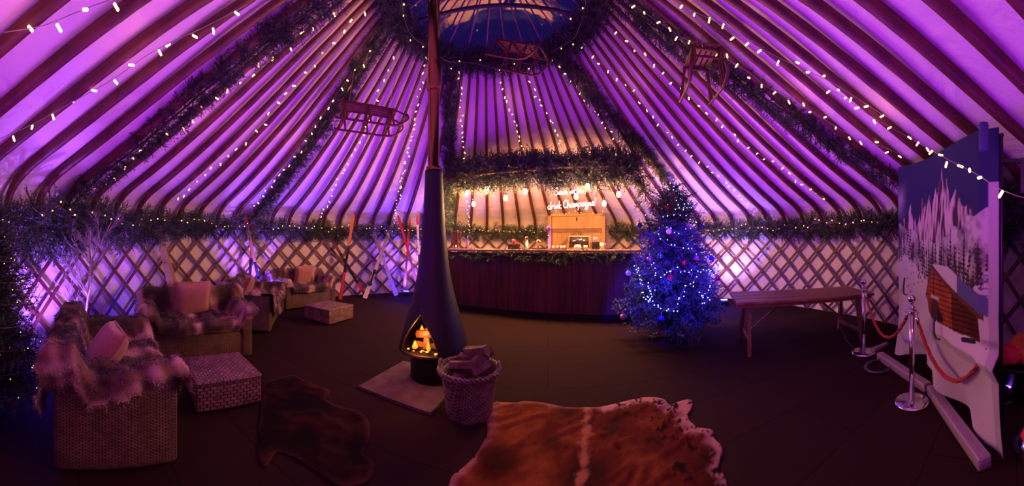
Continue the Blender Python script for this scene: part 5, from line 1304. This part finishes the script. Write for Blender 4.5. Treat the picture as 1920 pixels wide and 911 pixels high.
# floor uplighters
def uplighter(label, p, target, col, power, size=.05, spot=1.9, blend=.8):
    t = thing('floor_uplighter', label, 'uplighter', (p[0], p[1], 0), -math.atan2(target[0]-p[0], target[1]-p[1]), 'floor uplighters by the wall')
    mb = MB(); mb.rbox((0,-.03,.09), (.20,.09,.14), .02, M=Matrix.Rotation(.5, 3, 'X')); mb.build('lamp_housing', M_['black'], t)
    mb = MB(); mb.tube([(-.11,-.02,.02),(-.115,-.02,.10)], .008, 5); mb.tube([(.11,-.02,.02),(.115,-.02,.10)], .008, 5); mb.box((0,-.02,.012), (.24,.10,.02)); mb.build('bracket', M_['black'], t)
    em = emit('lens_glow', col, 12)
    mb = MB(); mb.rbox((0,-.035,.162), (.15,.07,.012), .005); mb.build('lens', em, t, smooth=False)
    f = (Vector((target[0]-p[0], target[1]-p[1], 0))).normalized()
    lamp('SPOT', (p[0]+f.x*.10, p[1]+f.y*.10, .20), col, power, size, target=target, spot=spot, blend=blend, name='uplight')
# ---------------------------------------------------------------- light
wd = bpy.data.worlds.new('world'); bpy.context.scene.world = wd; wd.use_nodes = True
wd.node_tree.nodes['Background'].inputs[0].default_value = (.014,.006,.10,1); wd.node_tree.nodes['Background'].inputs[1].default_value = .8
sc = bpy.context.scene
sc.view_settings.view_transform = 'Standard'; sc.view_settings.look = 'None'; sc.view_settings.exposure = 0; sc.view_settings.gamma = 1; sc.view_settings.use_curve_mapping = False
VIO, BLU, MAG = (.30,.04,1.0), (.10,.08,1.0), (.80,.12,.75)
def wp(px, ins, z=0):
    p = hit(px, CY, ins); return Vector((p.x, p.y, z))
def up(px, lb, tz=2.6, ins=.75, col=VIO, power=120, push=0.0, spot=2.0):
    p = wp(px, ins); q = hit(px, CY, .05); q = Vector((q.x, q.y, 0)); c = Vector((YC.x, YC.y, 0)); tgt = q.lerp(c, push); tgt.z = tz
    uplighter(lb, (p.x, p.y), tuple(tgt), col, power, spot=spot)
up(1357, 'floor uplighter shining blue-white between the blue tree and the table', 1.6, .9, (.30,.20,1.0), 520, .05)
up(762, 'blue floor uplighter at the wall beside the stove', 1.4, .7, (.16,.06,1.0), 330, .05)
up(265, 'violet floor uplighter behind the wicker sofas', 1.6, .8, VIO, 680, .12)
up(478, 'violet floor uplighter hidden behind the far pair of sofas', 1.5, .6, (.2,.07,1.0), 480, .08)
up(92, 'blue floor uplighter behind the nearest sofa', 1.3, .55, (.26,.08,1.0), 400, .05)
up(1895, 'violet floor uplighter behind the alpine backdrop', 1.6, .6, (.25,.06,1.0), 260, .1)
# unseen fill spots, added: low ones tint the roof violet, rear ones the foreground rose
for p, pw in (((-1.9,2.3,.5), 250), ((1.7,2.6,.5), 250), ((-1.9,5.2,.5), 150), ((3.3,4.2,.5), 200), ((0,-.7,.4), 230), ((.1,4.3,.9), 110)):
    lamp('SPOT', p, (.34,.004,1.0), pw, .4, target=(p[0], p[1], 6), spot=2.7, blend=.6, name='violet_wash')
lamp('SPOT', (-.2,-1.2,2.6), (1.0,.09,.16), 240, .35, target=(-2.6,2.0,.2), spot=1.55, blend=1, name='rose_wash')
lamp('SPOT', (.4,-1.2,2.6), (1.0,.12,.09), 70, .35, target=(.5,3.2,0), spot=1.5, blend=1, name='rose_wash')
lamp('SPOT', (.9,-1.0,2.6), (.80,.08,.70), 340, .35, target=(3.3,1.4,.6), spot=1.3, blend=1, name='rose_wash')
# bulbs over the bar
for p in EBP: lamp('POINT', (p.x, p.y, p.z-.09), (1.0,.46,.14), 95, .05, name='filament_light')
lamp('POINT', tuple(npos+Vector((-.2,-.1,-.05))), (1.0,.6,.75), 10, .2, name='neon_light')
# warm glow of the fairy lights
for px, py in ((60,60),(280,110),(500,120),(690,110),(770,250),(865,230),(960,200),(1090,170),(1180,170),(1330,150),(1480,190),(1640,230),(560,270),(380,240)):
    p = hit(px, py, .45); lamp('POINT', tuple(p), (1.0,.33,.08), 2.0, .25, name='fairy_glow')
for px, ins, pw in ((1357, 1.1, 30), (757, .9, 22), (92, .7, 16), (300, .6, 16)):
    p = wp(px, ins, .35); lamp('POINT', tuple(p), (.03,.02,1.0), pw, .1, name='blue_flood')
# fire
lamp('POINT', tuple(inst(.02,.20,.52)), (1.0,.33,.07), 9, .05, name='fire_light')
lamp('POINT', tuple(inst(.02,.42,.48)), (1.0,.33,.07), 5, .08, name='fire_light')
# blue lights of the tree
for a in range(4):
    lamp('POINT', (TB.x+.55*math.cos(a*PI/2+.9), TB.y+.55*math.sin(a*PI/2+.9), .95), (.02,.02,1.0), 22, .15, name='tree_light')
lamp('SPOT', (1.2,1.2,2.9), (.01,.01,1.0), 4500, .1, target=(2.45,4.1,.85), spot=.50, blend=.5, name='blue_spot')  # unseen spot added overhead to turn the tree blue, not one of its lights
